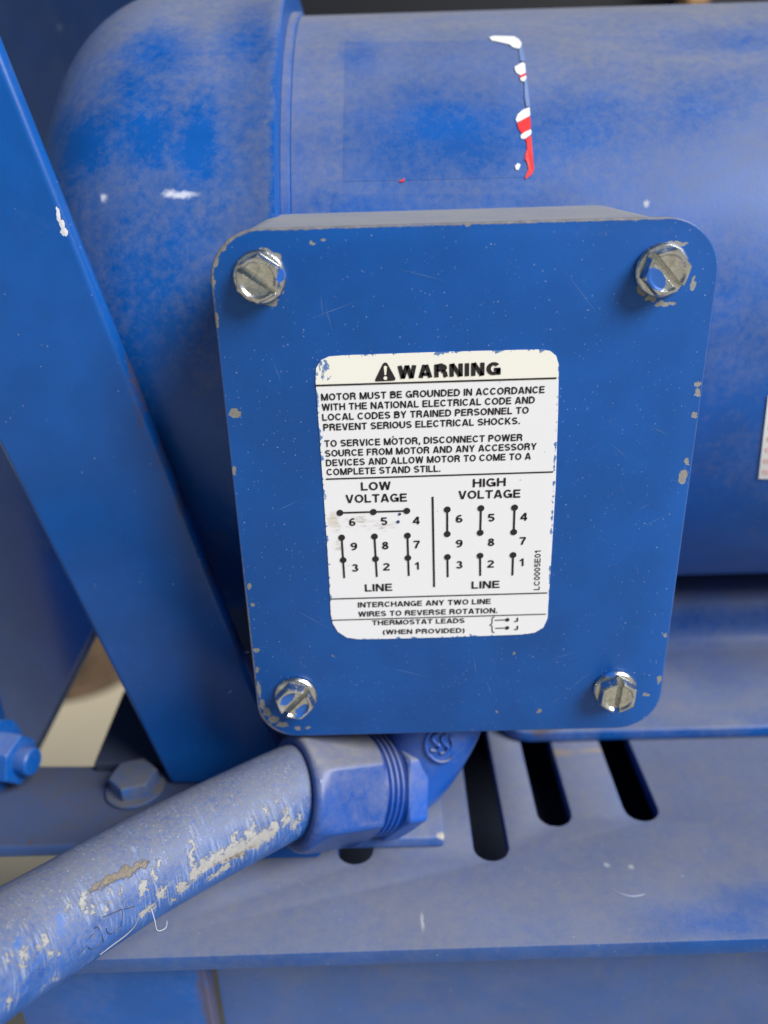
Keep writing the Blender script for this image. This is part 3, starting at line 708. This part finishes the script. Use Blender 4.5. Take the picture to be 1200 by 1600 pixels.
for s, x0_, x1_, yb in (('6', 193, 222, 269), ('5', 338, 367, 265), ('4', 483, 515, 262), ('9', 200, 230, 380), ('8', 343, 373, 376), ('7', 487, 517, 371), ('3', 205, 235, 478), ('2', 347, 378, 473), ('1', 494, 512, 469),
                        ('6', 680, 711, 254), ('5', 827, 857, 249), ('4', 974, 1006, 245), ('9', 680, 711, 367), ('8', 826, 856, 361), ('7', 971, 1001, 355), ('3', 681, 711, 464), ('2', 823, 854, 460), ('1', 972, 990, 453),
                        ('J', 946, 966, 709), ('J', 946, 966, 746)):
    put('digit' if s != 'J' else 'letter', [write(s, B(x0_, yb), B(x1_, yb - 1), 37 if s != 'J' else 22, TX)])
# part number running up the right side
me = text_mesh('LC0005E01', 0.075); co = [v.co.copy() for v in me.vertices]; xa, xb = min(c.x for c in co), max(c.x for c in co)
a, b = L3(B(1063, 561), 0.0001), L3(B(1069, 381), 0.0001); ux = (b - a); w = ux.length; ux.normalize(); uy = Vector((-ux.z, 0, ux.x))
for vv, c in zip(me.vertices, co): vv.co = a + ux*((c.x - xa)/(xb - xa)*w) + uy*(c.y/CAP*27/2.9268*0.237/1270)
put('part_number', [me])
for p, q, t in ((A(36, 212), A(1141, 178), 7), (A(86, 640), A(1125, 607), 6.5), (B(105, 603), B(1098, 575), 6), (B(113, 700), B(1092, 672), 5)): put('rule_line', [vbar(p, q, t)])
put('divider_line', [vbar(B(574, 135), B(581, 548), 9)])
dg_ = [vbar(B(150, 209), B(456, 200), 8)]
for p, q in (((158, 322), (170, 507)), ((308, 317), (319, 502)), ((459, 313), (465, 497)), ((641, 194), (641, 306)), ((795, 188), (792, 300)), ((949, 185), (945, 297)), ((642, 411), (643, 503)), ((791, 405), (792, 497)), ((942, 402), (939, 495))):
    dg_.append(vbar(B(*p), B(*q), 9))
put('wiring_diagram_lines', dg_)
dots = [(150, 209), (303, 205), (456, 200), (158, 322), (308, 317), (459, 313), (165, 425), (313, 420), (461, 415), (641, 194), (795, 188), (949, 185), (641, 306), (792, 300), (945, 297), (642, 411), (791, 405), (942, 402)]
for p in dots: put('terminal_dot', [disc(B(*p), 15.5)])
put('thermostat_leads', [vbar(B(858, 700), B(920, 698), 5), vbar(B(860, 737), B(918, 735), 5), disc(B(916, 698), 10), disc(B(915, 735), 10)])
br = [(858, 685), (848, 687), (846, 694), (846, 712), (843, 718), (835, 721), (843, 724), (846, 730), (846, 748), (849, 755), (858, 757)]
put('brace', [vbar(B(*br[i]), B(*br[i+1]), 4.5) for i in range(len(br)-1)])
# a few loose scuffs on the print
m_scuff = flat('scuff_blue', (0.02, 0.05, 0.16), 0.5)
for q, r in ((B(423, 215), 7), (B(416, 250), 8), (A(393, 446), 3.5)): put('scuff', [disc(q, r)], m_scuff)

# pale red letters on the label at the right edge of the motor
def ontocyl(me, org, ux, uy, s):
    pass
ms = []
for i in range(6):
    y0_ = 735 - i*17.0; xo = 1192 + i*2.3
    for (xa, ya, xb2, yb2) in ((0, 0, 12, 0), (0, 5, 12, 5), (0, 0, 0, 5), (6, 0, 6, 5)):
        a = onCyl(xo + xa, y0_ + ya, RM_FRAME + 0.00045); b = onCyl(xo + xb2, y0_ + yb2, RM_FRAME + 0.00045)
        d = (b - a).normalized(); nn = d.cross(Vector((0, -1, 0.2)).normalized())*0.00016
        ms.append(mesh('s', [a - nn, b - nn, b + nn, a + nn], [(0, 1, 2, 3)]))
link('printed_letters', join_mesh(ms), m_pink, dl)

# ================================================================== CONDUIT FITTING (90 degree compression elbow)
E_top = Vector((onY(693, 1140, 0.020).x, 0.020, -H2 + 0.004))
N_r = onY(563, 1226, 0.004); N_l = onY(455, 1239, -0.008)
ax = (N_l - N_r).normalized()
FO = Vector((N_r.x, N_r.y, ZB))
fit = thing('conduit_elbow', 'blue painted elbow fitting with compression nut under the terminal box', 'conduit fitting', FO)
m_fit = paint('fitting_paint', dust=-0.02, up=0.70, patch=0.14, pscale=60, rough=0.3, blue=(0.010, 0.082, 0.40), grit=0.06)
m_nut = paint('nut_paint', blue=(0.008, 0.056, 0.27), dust=-0.03, up=0.80, patch=0.12, pscale=70, rough=0.26, grit=0.06,
    marks=[([(rel(onY(492, 1211, -0.02), FO), (0.0028, 0.02, 0.0007))], (0.5, 0.55, 0.7))])
def hexring(r, th, L): return r
def axial(prof, org, axd, n=96, hexamt=None, phase=0.0):
    """prof (t, r, hex) along axis from org; thetas start from world up"""
    a = (Vector((0, 0, 1)) - axd*axd.z).normalized(); b = axd.cross(a); V, F = [], []
    for t, r, hx in prof:
        for i in range(n):
            th = 2*PI*i/n; q = min(hexr(th + phase, r), r) if hx == 1 else (r if hx == 0 else hexr(th + phase, r)*hx + r*(1-hx))
            V.append(org + axd*t + a*math.cos(th)*q + b*math.sin(th)*q)
    m = len(prof)
    for j in range(m-1):
        for i in range(n): F.append((j*n+i, j*n+(i+1) % n, (j+1)*n+(i+1) % n, (j+1)*n+i))
    F.append(tuple(range(n-1, -1, -1))); F.append(tuple(range((m-1)*n, m*n)))
    return mesh('axial', V, F)
LN = (N_l - N_r).length
ra = 0.0206
nutp = [(0.0, 0.013, 0), (0.0, 0.0185, 0), (0.0006, 0.0196, 0.6), (0.0018, ra, 1), (LN*0.70, ra, 1), (LN*0.80, ra*0.985, 0.72), (LN*0.89, ra*0.955, 0.30), (LN*0.95, ra*0.915, 0.0), (LN*0.99, ra*0.87, 0.0), (LN, ra*0.80, 0), (LN - 0.001, 0.0130, 0)]
me = axial(nutp, N_r, ax, 144, phase=math.radians(34))
link('compression_nut', bevel(me, 0.0011, 3, 32), m_nut, fit, smooth=24)
# threads between nut and collar
sl = []; L2 = 0.0085; nT = 4
for i in range(nT*4+1):
    t = -L2*i/(nT*4); sl.append((t + 0.0002, 0.0178 if i % 4 in (0, 1) else 0.0164, 0))
link('threaded_sleeve', axial(sl[::-1], N_r, ax, 72), m_fit, fit, smooth=50)
C_o = N_r - ax*L2
colp = [(-0.0082, 0.015, 0), (-0.0082, 0.0190, 0.5), (-0.0076, 0.0205, 1), (-0.0008, 0.0205, 1), (0.0, 0.0188, 0.4), (0.0, 0.015, 0)]
link('hex_collar', bevel(axial(colp, C_o, ax, 144, phase=math.radians(34)), 0.0006, 2, 32), m_fit, fit, smooth=24)
# elbow body: from the collar round and up into the box
E0 = C_o - ax*0.006
E1 = C_o - ax*0.016
path = []
pA, pB, pC, pD = E0, E0 - ax*0.008, Vector((E_top.x, E_top.y, E_top.z - 0.012)), E_top
for i in range(19):
    t = i/18; path.append(pA*(1-t)**3 + pB*3*t*(1-t)**2 + pC*3*t*t*(1-t) + pD*t**3)
rad = [0.0135 + 0.0030*min(1, i/12) for i in range(19)]
ebody = link('elbow_body', tube(path, rad, 64), m_fit, fit, smooth=40)
# embossed round maker's mark on the front of the elbow

from mathutils.bvhtree import BVHTree
def bvh_of(o):
    org = wloc(o); V = [v.co + org for v in o.data.vertices]
    return BVHTree.FromPolygons(V, [tuple(p.vertices) for p in o.data.polygons])
def onMesh(x, y, t, lift=0.0):
    d = ray(x, y).normalized(); h, nn, i, dd = t.ray_cast(CAM_LOC, d)
    if h is None: return None
    if nn.dot(d) > 0: nn = -nn
    return h + nn*lift
T_ = bvh_of(ebody)
def stroke(px, t, r, lift=0.0003, n=5, sub=4):
    P = [onMesh(x, y, t, lift) for x, y in px]; P = [p for p in P if p]
    if len(P) < 2: return None
    return tube(smoothpath(P, sub), r, n + 1)
ms = []
ring = [(690 + 24*math.cos(a), 1163 + 27*math.sin(a)) for a in [math.radians(40 + 18*i) for i in range(16)]]
for L in (ring, [(684, 1146), (676, 1152), (681, 1160), (687, 1165), (682, 1172), (673, 1171)], [(697, 1148), (690, 1152), (694, 1161), (700, 1166), (696, 1174), (688, 1176)],
          [(703, 1150), (706, 1160), (703, 1171)]):
    q = stroke(L, T_, 0.0007)
    if q: ms.append(q)
if ms: link('embossed_mark', join_mesh(ms), m_fit, fit, smooth=60)

# ================================================================== FLEXIBLE CONDUIT
pA = N_l + (N_r - N_l)*0.10; pB_ = atD(233, 1349, 0.240); pC_ = atD(40, 1464, 0.213); pD_ = atD(-230, 1610, 0.180)
cp_ = smoothpath([pA, N_l - (N_r - N_l)*0.08, pB_, pC_, pD_, pD_ + Vector((-0.075, 0.002, -0.012)), pD_ + Vector((-0.17, 0.03, -0.09)), pD_ + Vector((-0.22, 0.06, -0.25))], 14)
RC = 0.01465
CO = Vector((pC_.x, pC_.y, ZB))
k = NT('conduit_skin'); v = k.obj(); u = k.uv()
g = k.new('ShaderNodeNewGeometry'); nz = k.new('ShaderNodeSeparateXYZ'); k.l.new(g.outputs['Normal'], nz.inputs[0])
su = k.new('ShaderNodeSeparateXYZ'); k.l.new(u, su.inputs[0])
base_c = k.mix(k.mapr(k.noise(v, 120, 4), 0.35, 0.65), (0.005, 0.068, 0.30), (0.018, 0.10, 0.38))
upf = k.mapr(nz.outputs[2], -0.3, 0.95, 0.0, 1.0, False)
grit = k.noise(v, 850, 4, 0.8)
d = k.math('MULTIPLY_ADD', upf, 0.85, -0.10); d = k.math('ADD', d, k.math('MULTIPLY', k.math('SUBTRACT', grit, 0.5), 1.7)); d = k.math('ADD', d, k.math('MULTIPLY', k.math('SUBTRACT', k.noise(v, 60, 4), 0.5), 0.5))
d = k.math('MINIMUM', k.math('MAXIMUM', d, 0.0), 0.85)
# paler rubbed rings across the axis
uvs = k.scale(u, (900.0, 9.0, 1)); rub = k.mapr(k.noise(uvs, 1.0, 3, 0.6), 0.5, 0.72); rub2 = k.mapr(k.noise(k.scale(u, (90, 14, 1)), 1.0, 3), 0.45, 0.65)
col = k.mix(d, base_c, (0.165, 0.168, 0.18))
col = k.mix(k.math('MULTIPLY', k.math('MULTIPLY', rub, rub2), 0.45), col, (0.26, 0.33, 0.50))
g1_ = k.specks(v, 1000, 0.3, 0.5); g2_ = k.specks(k.vmath('ADD', v, (0.4, 0.2, 0.1)), 1900, 0.34, 0.55)
col = k.mix(k.math('MULTIPLY', k.math('MAXIMUM', g1_, g2_), k.math('MULTIPLY_ADD', upf, 0.55, 0.05)), col, (0.36, 0.38, 0.42))
# flaked paint: only in the band that faces out and down
CBV = None
ctube = tube(cp_, RC, 72, uv=True)
conduit = link('flexible_conduit', ctube, None, None, CO, smooth=50)
conduit['label'] = 'thick blue flexible conduit with flaking paint running out to the lower left'; conduit['category'] = 'conduit'
T_c = bvh_of(conduit)
def fl(x, y, rx, ry, rot=0):
    p = onMesh(x, y, T_c) or onMesh(x - 6, y - 10, T_c) or onMesh(x - 14, y - 22, T_c); s = 0.225/1270; return (rel(p, CO), (rx*s, max(rx, ry)*s*1.3, ry*s))
flakes = [fl(447, 1277, 7, 20), fl(460, 1290, 9, 14), fl(415, 1268, 5, 12), fl(468, 1275, 4, 12), fl(432, 1250, 3, 9)]
flakes += [fl(300, 1338, 6, 30), fl(303, 1365, 9, 18), fl(318, 1354, 11, 16), fl(330, 1345, 9, 18), fl(345, 1340, 13, 18), fl(360, 1334, 12, 20), fl(375, 1328, 15, 22), fl(390, 1312, 7, 24), fl(400, 1314, 16, 20), fl(415, 1306, 12, 20), fl(428, 1298, 9, 20), fl(283, 1388, 6, 16), fl(292, 1386, 10, 8),
           fl(337, 1366, 12, 8), fl(395, 1290, 5, 16), fl(366, 1312, 5, 16), fl(350, 1356, 14, 8), fl(328, 1372, 8, 5)]
flakes += [fl(242, 1365, 5, 14), fl(247, 1348, 7, 6), fl(225, 1388, 7, 16), fl(252, 1395, 9, 13), fl(270, 1407, 5, 9), fl(230, 1422, 16, 9), fl(260, 1385, 6, 5)]
flakes += [fl(131, 1407, 8, 11), fl(143, 1420, 7, 10), fl(108, 1417, 5, 10), fl(165, 1418, 6, 8), fl(172, 1392, 5, 5), fl(188, 1390, 5, 4), fl(42, 1443, 3, 5), fl(67, 1471, 6, 12), fl(78, 1490, 7, 8), fl(92, 1490, 4, 5),
           fl(38, 1494, 5, 14), fl(42, 1510, 4, 8), fl(15, 1565, 6, 8), fl(12, 1498, 4, 8), fl(16, 1447, 3, 4), fl(213, 1324, 3, 3), fl(85, 1528, 3, 7), fl(70, 1540, 4, 4)]
near = k.blobs(v, flakes, 0.002, 300, (0.6, 2.6), 3)
stk = k.mapr(k.noise(k.scale(u, (1300.0, 7.0, 1)), 1.0, 3, 0.7), 0.46, 0.66)
col = k.mix(k.math('MULTIPLY', k.math('MULTIPLY', near, stk), 0.75), col, (0.27, 0.33, 0.47))
fm = k.blobs(v, flakes, 0.0034, 520, (0.58, 0.95), 7)
fc = k.mix(k.noise(v, 420, 4, 0.6), (0.20, 0.205, 0.21), (0.38, 0.38, 0.38))
brown = k.blobs(v, [fl(362, 1342, 20, 8), fl(385, 1332, 18, 9), fl(340, 1352, 10, 6)], 0.002, 300, (0.5, 1.3), 4)
fc = k.mix(k.math('MULTIPLY', brown, k.mapr(k.noise(v, 600, 4), 0.36, 0.56)), fc, (0.13, 0.10, 0.065))
col = k.mix(fm, col, fc)
cleanb = k.blobs(v, [fl(95, 1440, 14, 10), fl(90, 1452, 10, 10), fl(190, 1375, 20, 4), fl(30, 1475, 12, 8), fl(305, 1395, 12, 6), fl(310, 1380, 9, 7), fl(60, 1500, 14, 8)], 0.003, 300, (0.4, 1.0), 4)
col = k.mix(k.math('MULTIPLY', k.math('MULTIPLY', cleanb, 0.5), k.math('SUBTRACT', 1.0, fm)), col, (0.03, 0.13, 0.45))
gash = k.blobs(v, [fl(150, 1385, 12, 3.5), fl(170, 1375, 16, 5), fl(190, 1365, 18, 6), fl(210, 1357, 18, 5.5), fl(226, 1351, 8, 4)], 0.0012, 600, (0.6, 1.0), 5)
gc = k.mix(k.noise(k.scale(v, (1, 1, 3)), 900, 4), (0.04, 0.032, 0.022), (0.26, 0.225, 0.175))
col = k.mix(gash, col, gc)
rg = k.math('MULTIPLY_ADD', d, 0.45, 0.34); rg = k.math('MAXIMUM', rg, k.math('MULTIPLY', k.math('MAXIMUM', fm, gash), 0.62))
bp = k.new('ShaderNodeBump'); bp.inputs['Strength'].default_value = 0.7; bp.inputs['Distance'].default_value = 0.00035
h = k.math('MULTIPLY', k.noise(k.scale(u, (220, 22, 1)), 1.0, 3, 0.6), 0.8)
h = k.math('ADD', h, k.math('MULTIPLY', grit, 0.35)); h = k.math('SUBTRACT', h, k.math('MULTIPLY', fm, 0.9)); h = k.math('SUBTRACT', h, k.math('MULTIPLY', gash, 1.4))
k.l.new(h, bp.inputs['Height']); k.l.new(bp.outputs[0], k.b.inputs['Normal'])
k.l.new(col, k.b.inputs['Base Color']); k.l.new(rg, k.b.inputs['Roughness'])
conduit.data.materials.append(k.m)
m_mark = flat('marking_dark', (0.03, 0.035, 0.07), 0.5, 0, 0.3)
m_skin = flat('skin_blue', (0.02, 0.08, 0.36), 0.4, 0, 0.2)
def c7(L): return [(x/2.4, 1250 + y/2.4) for x, y in L]
ms = [stroke(c7(L), T_c, 0.00015, 0.00001, 5, 3) for L in ([(445, 415), (458, 412), (456, 460), (448, 475), (420, 500), (402, 498), (398, 480)], [(385, 440), (405, 432), (445, 415)], [(352, 482), (368, 478), (385, 520), (383, 535), (345, 560), (330, 552)], [(330, 520), (352, 500)], [(295, 580), (325, 545)], [(465, 410), (505, 398)])]
link('raised_marking', join_mesh([q for q in ms if q]), m_mark, conduit, smooth=60)
q = stroke(c7([(518, 440), (505, 472), (470, 508), (420, 545), (375, 580)]), T_c, 0.00018, 0.00002, 5, 4)
if q: link('lifted_flake', q, flat('flake_pale', (0.26, 0.27, 0.28), 0.6), conduit, smooth=60)

# thin pale thread hanging off the conduit
f0 = onMesh(*c7([(565, 405)])[0], T_c, 0.0004) or atD(236, 1419, 0.23)
D0 = (f0 - CAM_LOC).dot(RM @ Vector((0, 0, -1)))
tp = [f0] + [atD(x, y, D0 + 0.002*i) for i, (x, y) in enumerate(c7([(580, 450), (588, 485), (602, 490), (622, 478), (626, 455), (616, 448)]))]
tm = tube(smoothpath(tp, 6), 0.00009, 6)
o = link('loose_thread', tm, flat('thread_pale', (0.6, 0.62, 0.68), 0.7), None, tuple(f0)); o['label'] = 'thin curly pale thread hanging off the underside of the conduit'; o['category'] = 'thread'

# ================================================================== LEFT: STRUT, BRACKET, SIDE PLATES, GUARD
SY = 0.0265
m_strut = paint('strut_paint', dust=-0.03, up=0.35, lf=0.05, mf=0.22, patch=0.10, pscale=16, speck=0.2, speckscale=300, rough=0.3,
    chips=[(rel(onY(91, 335, SY), onY(180, 1000, SY)), (0.0006, 0.01, 0.0022)), (rel(onY(97, 352, SY), onY(180, 1000, SY)), (0.0008, 0.01, 0.0016)), (rel(onY(100, 362, SY), onY(180, 1000, SY)), (0.001, 0.01, 0.0012))], chipcol=(0.55, 0.57, 0.62),
    rust=[(rel(onY(x, y, SY + 0.005), onY(180, 1000, SY)), (0.0022, 0.006, 0.012)) for x, y in ((214, 590), (222, 640), (258, 722), (285, 780), (330, 890), (372, 1000))])
SO = onY(180, 1000, SY)
a0, a1 = onY(-44, -30, SY), onY(428, 1150, SY)             # right edge
b0, b1 = onY(-415, -110, SY), onY(262, 1233, SY)           # left edge
slope_b = (onY(125, 950, SY) - onY(0, 704, SY)); b0 = onY(0, 704, SY) - slope_b*3.6; b1 = onY(125, 950, SY) + slope_b*1.37
slope_a = (onY(420, 1130, SY) - onY(0, 80, SY)); a0 = onY(0, 80, SY) - slope_a*0.35; a1 = onY(420, 1130, SY) + slope_a*0.135
strut = thing('support_strut', 'broad blue diagonal steel strut crossing in front of the fan cover', 'strut', SO)
me = prism([(a0.x, a0.z), (a1.x, a1.z), (b1.x, b1.z), (b0.x, b0.z)], 'Y', SY, SY + 0.0065)
link('flat_bar', bevel(me, 0.0024, 5, 40), m_strut, strut, smooth=50)

# bracket behind the conduit: horizontal plate with a bolt
zb2 = b1.z - 0.0003
BKO = onZ(200, 1230, zb2)
brk = thing('angle_bracket', 'dusty grey blue bracket plate with a bolt at the foot of the diagonal strut', 'bracket', BKO)
m_brk = paint('bracket_paint', dust=0.40, up=0.40, patch=0.12, pscale=40, dustcol=(0.062, 0.063, 0.070), rust=[(rel(onZ(47, 1316, zb2), BKO), (0.0015, 0.0015, 0.003)), (rel(onZ(110, 1252, zb2), BKO), (0.001, 0.001, 0.003))])  # dust tone darkened so the colour also carries the shade on the bracket
fr_ = onZ(85, 1322, zb2); rc_ = onZ(145, 1195, zb2); bl_ = onZ(62, 1193, zb2)
pts = [(fr_.x - 0.06, fr_.y + 0.0), (-0.085, fr_.y), (-0.085, 0.025), (rc_.x + 0.028, rc_.y + 0.028), (rc_.x + 0.011, rc_.y + 0.028), (rc_.x, rc_.y), (bl_.x - 0.05, bl_.y + 0.001)]
me = prism(pts, 'Z', zb2, zb2 - 0.0055)
link('bracket_plate', bevel(me, 0.0016, 4, 40), m_brk, brk, smooth=40)
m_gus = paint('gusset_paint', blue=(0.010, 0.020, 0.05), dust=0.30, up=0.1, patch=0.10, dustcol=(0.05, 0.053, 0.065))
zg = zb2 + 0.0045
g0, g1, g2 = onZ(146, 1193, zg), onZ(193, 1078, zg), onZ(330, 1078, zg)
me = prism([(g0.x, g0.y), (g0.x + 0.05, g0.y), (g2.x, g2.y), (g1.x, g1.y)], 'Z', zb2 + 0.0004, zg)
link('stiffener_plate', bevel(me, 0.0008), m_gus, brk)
def bolt(name, org, axd, a, h, flange, mat, parent, phase=0.0, stud=None):
    me = hexhead(a, h, flange); q = Vector((0, 0, 1)).rotation_difference(Vector(axd)).to_matrix().to_4x4()
    me.transform(Matrix.Translation(org) @ q @ Matrix.Rotation(phase, 4, 'Z'))
    return link(name, bevel(me, 0.0004, 2, 30), mat, parent, smooth=30)
m_bolt = paint('bolt_paint', dust=0.48, up=0.36, patch=0.25, pscale=110, dustcol=(0.10, 0.10, 0.095), marks=[([(rel(onZ(195, 1240, zb2 + 0.006), BKO), (0.003, 0.003, 0.002))], (0.02, 0.10, 0.36))])
bolt('bracket_bolt', onZ(212, 1232, zb2 + 0.0002), (0, 0, 1), 0.0090, 0.0075, 0.0112, m_bolt, brk, 0.3)

# steep side plate behind the strut
PY = 0.058
SPO = onY(40, 1100, PY)
side = thing('side_plate', 'dark blue steel plate in shade behind the lower part of the strut', 'steel plate', SPO)
m_side = paint('side_paint', dust=0.0, up=0.2, patch=0.1, pscale=30)
Ns = Vector((-0.52, -0.854, 0)); Ps = onY(100, 1080, PY + 0.012)
q4 = [onPl(x, y, Ps, Ns) for x, y in ((176, 925), (45, 1188), (-170, 1188), (-170, 560), (60, 690))]
e1 = q4[1]
me = mesh('plate', q4 + [q - Ns*0.006 for q in q4], [(0, 1, 2, 3, 4), (5, 6, 7, 8, 9)] + [(i, (i+1) % 5, (i+1) % 5 + 5, i + 5) for i in range(5)])
link('plate', bevel(me, 0.0012), m_side, side, smooth=40)
f1, f2 = onY(-60, 1000, 0.030), onY(8, 1010, 0.052)
me = prism([(0.030, -0.02), (0.0575, -0.02), (0.0575, zb2 + 0.0008), (0.012, zb2 + 0.0008), (0.012, zb2 + 0.03)], 'X', f2.x - 0.016, f2.x - 0.010)
link('side_flange', bevel(me, 0.0012), m_plain, side, smooth=40)
nb = onY(4, 1182, 0.030)
me = join_mesh([])
bolt('flange_bolt', Vector((nb.x - 0.002, 0.030, nb.z)), (0.97, -0.22, 0), 0.0100, 0.0105, 0.0140, m_plain, side, 0.5)
V0 = Vector((nb.x - 0.002, 0.030, nb.z)); ad = Vector((0.97, -0.22, 0)).normalized()
link('bolt_stud', bevel(axial([(0.009, 0.0054, 0), (0.0150, 0.0054, 0), (0.0158, 0.0046, 0)], V0, ad, 32), 0.0003), m_plain, side, smooth=40)

# large guard panel at the rear left
GO = Vector((-0.30, 0.24, -0.2))
gd = thing('guard_panel', 'dark blue sheet metal guard panel behind the fan cover at upper left', 'guard panel', GO)
m_guard = paint('guard_paint', blue=(0.006, 0.055, 0.26), dust=0.0, up=0.2, patch=0.08, marks=[([(rel(onPl(93, 43, Vector((-0.105, 0.232, 0)), Vector((-0.62, -0.785, 0))), GO), (0.0022, 0.01, 0.002))], (0.16, 0.24, 0.42))])
Ng = Vector((-0.62, -0.785, 0)); tg = Vector((-0.785, 0.62, 0))        # the sheet stands obliquely, turned away to the left
g_r = Vector((-0.105, 0.232, 0)); 
Vg = []
for off in (0.0, 0.006):
    for s_, z_ in ((0.0, -0.22), (0.95, -0.22), (0.95, 0.72), (0.0, 0.72)): Vg.append(g_r + tg*s_ - Ng*off + Vector((0, 0, z_)))
me = mesh('guard', Vg, [(0, 1, 2, 3), (4, 5, 6, 7), (0, 1, 5, 4), (1, 2, 6, 5), (2, 3, 7, 6), (3, 0, 4, 7)])
link('panel_sheet', bevel(me, 0.001), m_guard, gd)
# dark rear cabinet beyond the motor with a strip of timber
RO = Vector((0.2, 1.0, -0.2))
rear = thing('rear_panel', 'near black steel panel seen in the strip above the motor', 'steel panel', RO)
link('panel_sheet', bevel(box(onY(462, 5, 1.0).x, 2.2, 1.0, 1.01, -0.2, 0.9), 0.001), flat('rear_black', (0.012, 0.013, 0.018), 0.5, 0, 0.3), rear)
tA, tB = onY(1075, 5, 0.95), onY(1112, -40, 0.95)
tim = link('timber_block', bevel(box(tA.x, tB.x, 0.95, 0.998, tA.z, tA.z + 0.09), 0.002), flat('timber_pale', (0.55, 0.33, 0.16), 0.7, 0, 0.2, 60), None, (tA.x, 0.97, tA.z))
tim['label'] = 'small pale tan block just above the motor at the top edge'; tim['category'] = 'block'

# rusty brown drum standing on the floor far behind
fc_ = onZ(118, 1102, -0.90)
DO = Vector((fc_.x - 0.05, fc_.y + 0.16, -0.90))
k2 = NT('drum_brown'); v2 = k2.obj(); c2 = k2.mix(k2.mapr(k2.noise(v2, 18, 5), 0.35, 0.7), (0.042, 0.026, 0.014), (0.10, 0.062, 0.035)); k2.l.new(c2, k2.b.inputs['Base Color']); k2.b.inputs['Roughness'].default_value = 0.8
drum = thing('brown_drum', 'blurred brown round drum standing on the beige floor in the gap', 'drum', DO)
Vd = Vector((0, 0, 1))
def vlathe(prof, c, n=64):
    V, F = [], []
    for r, z in prof:
        for i in range(n): V.append((c.x + r*math.cos(2*PI*i/n), c.y + r*math.sin(2*PI*i/n), c.z + z))
    for j in range(len(prof)-1):
        for i in range(n): F.append((j*n+i, j*n+(i+1) % n, (j+1)*n+(i+1) % n, (j+1)*n+i))
    F.append(tuple(range(n-1, -1, -1))); F.append(tuple(range((len(prof)-1)*n, len(prof)*n)))
    return mesh('lathe', V, F)
link('drum_shell', vlathe([(0.150, 0), (0.156, 0.006), (0.156, 0.018), (0.150, 0.024), (0.150, 0.3), (0.154, 0.307), (0.150, 0.315), (0.150, 0.60), (0.14, 0.60)], DO), k2.m, drum, smooth=40)
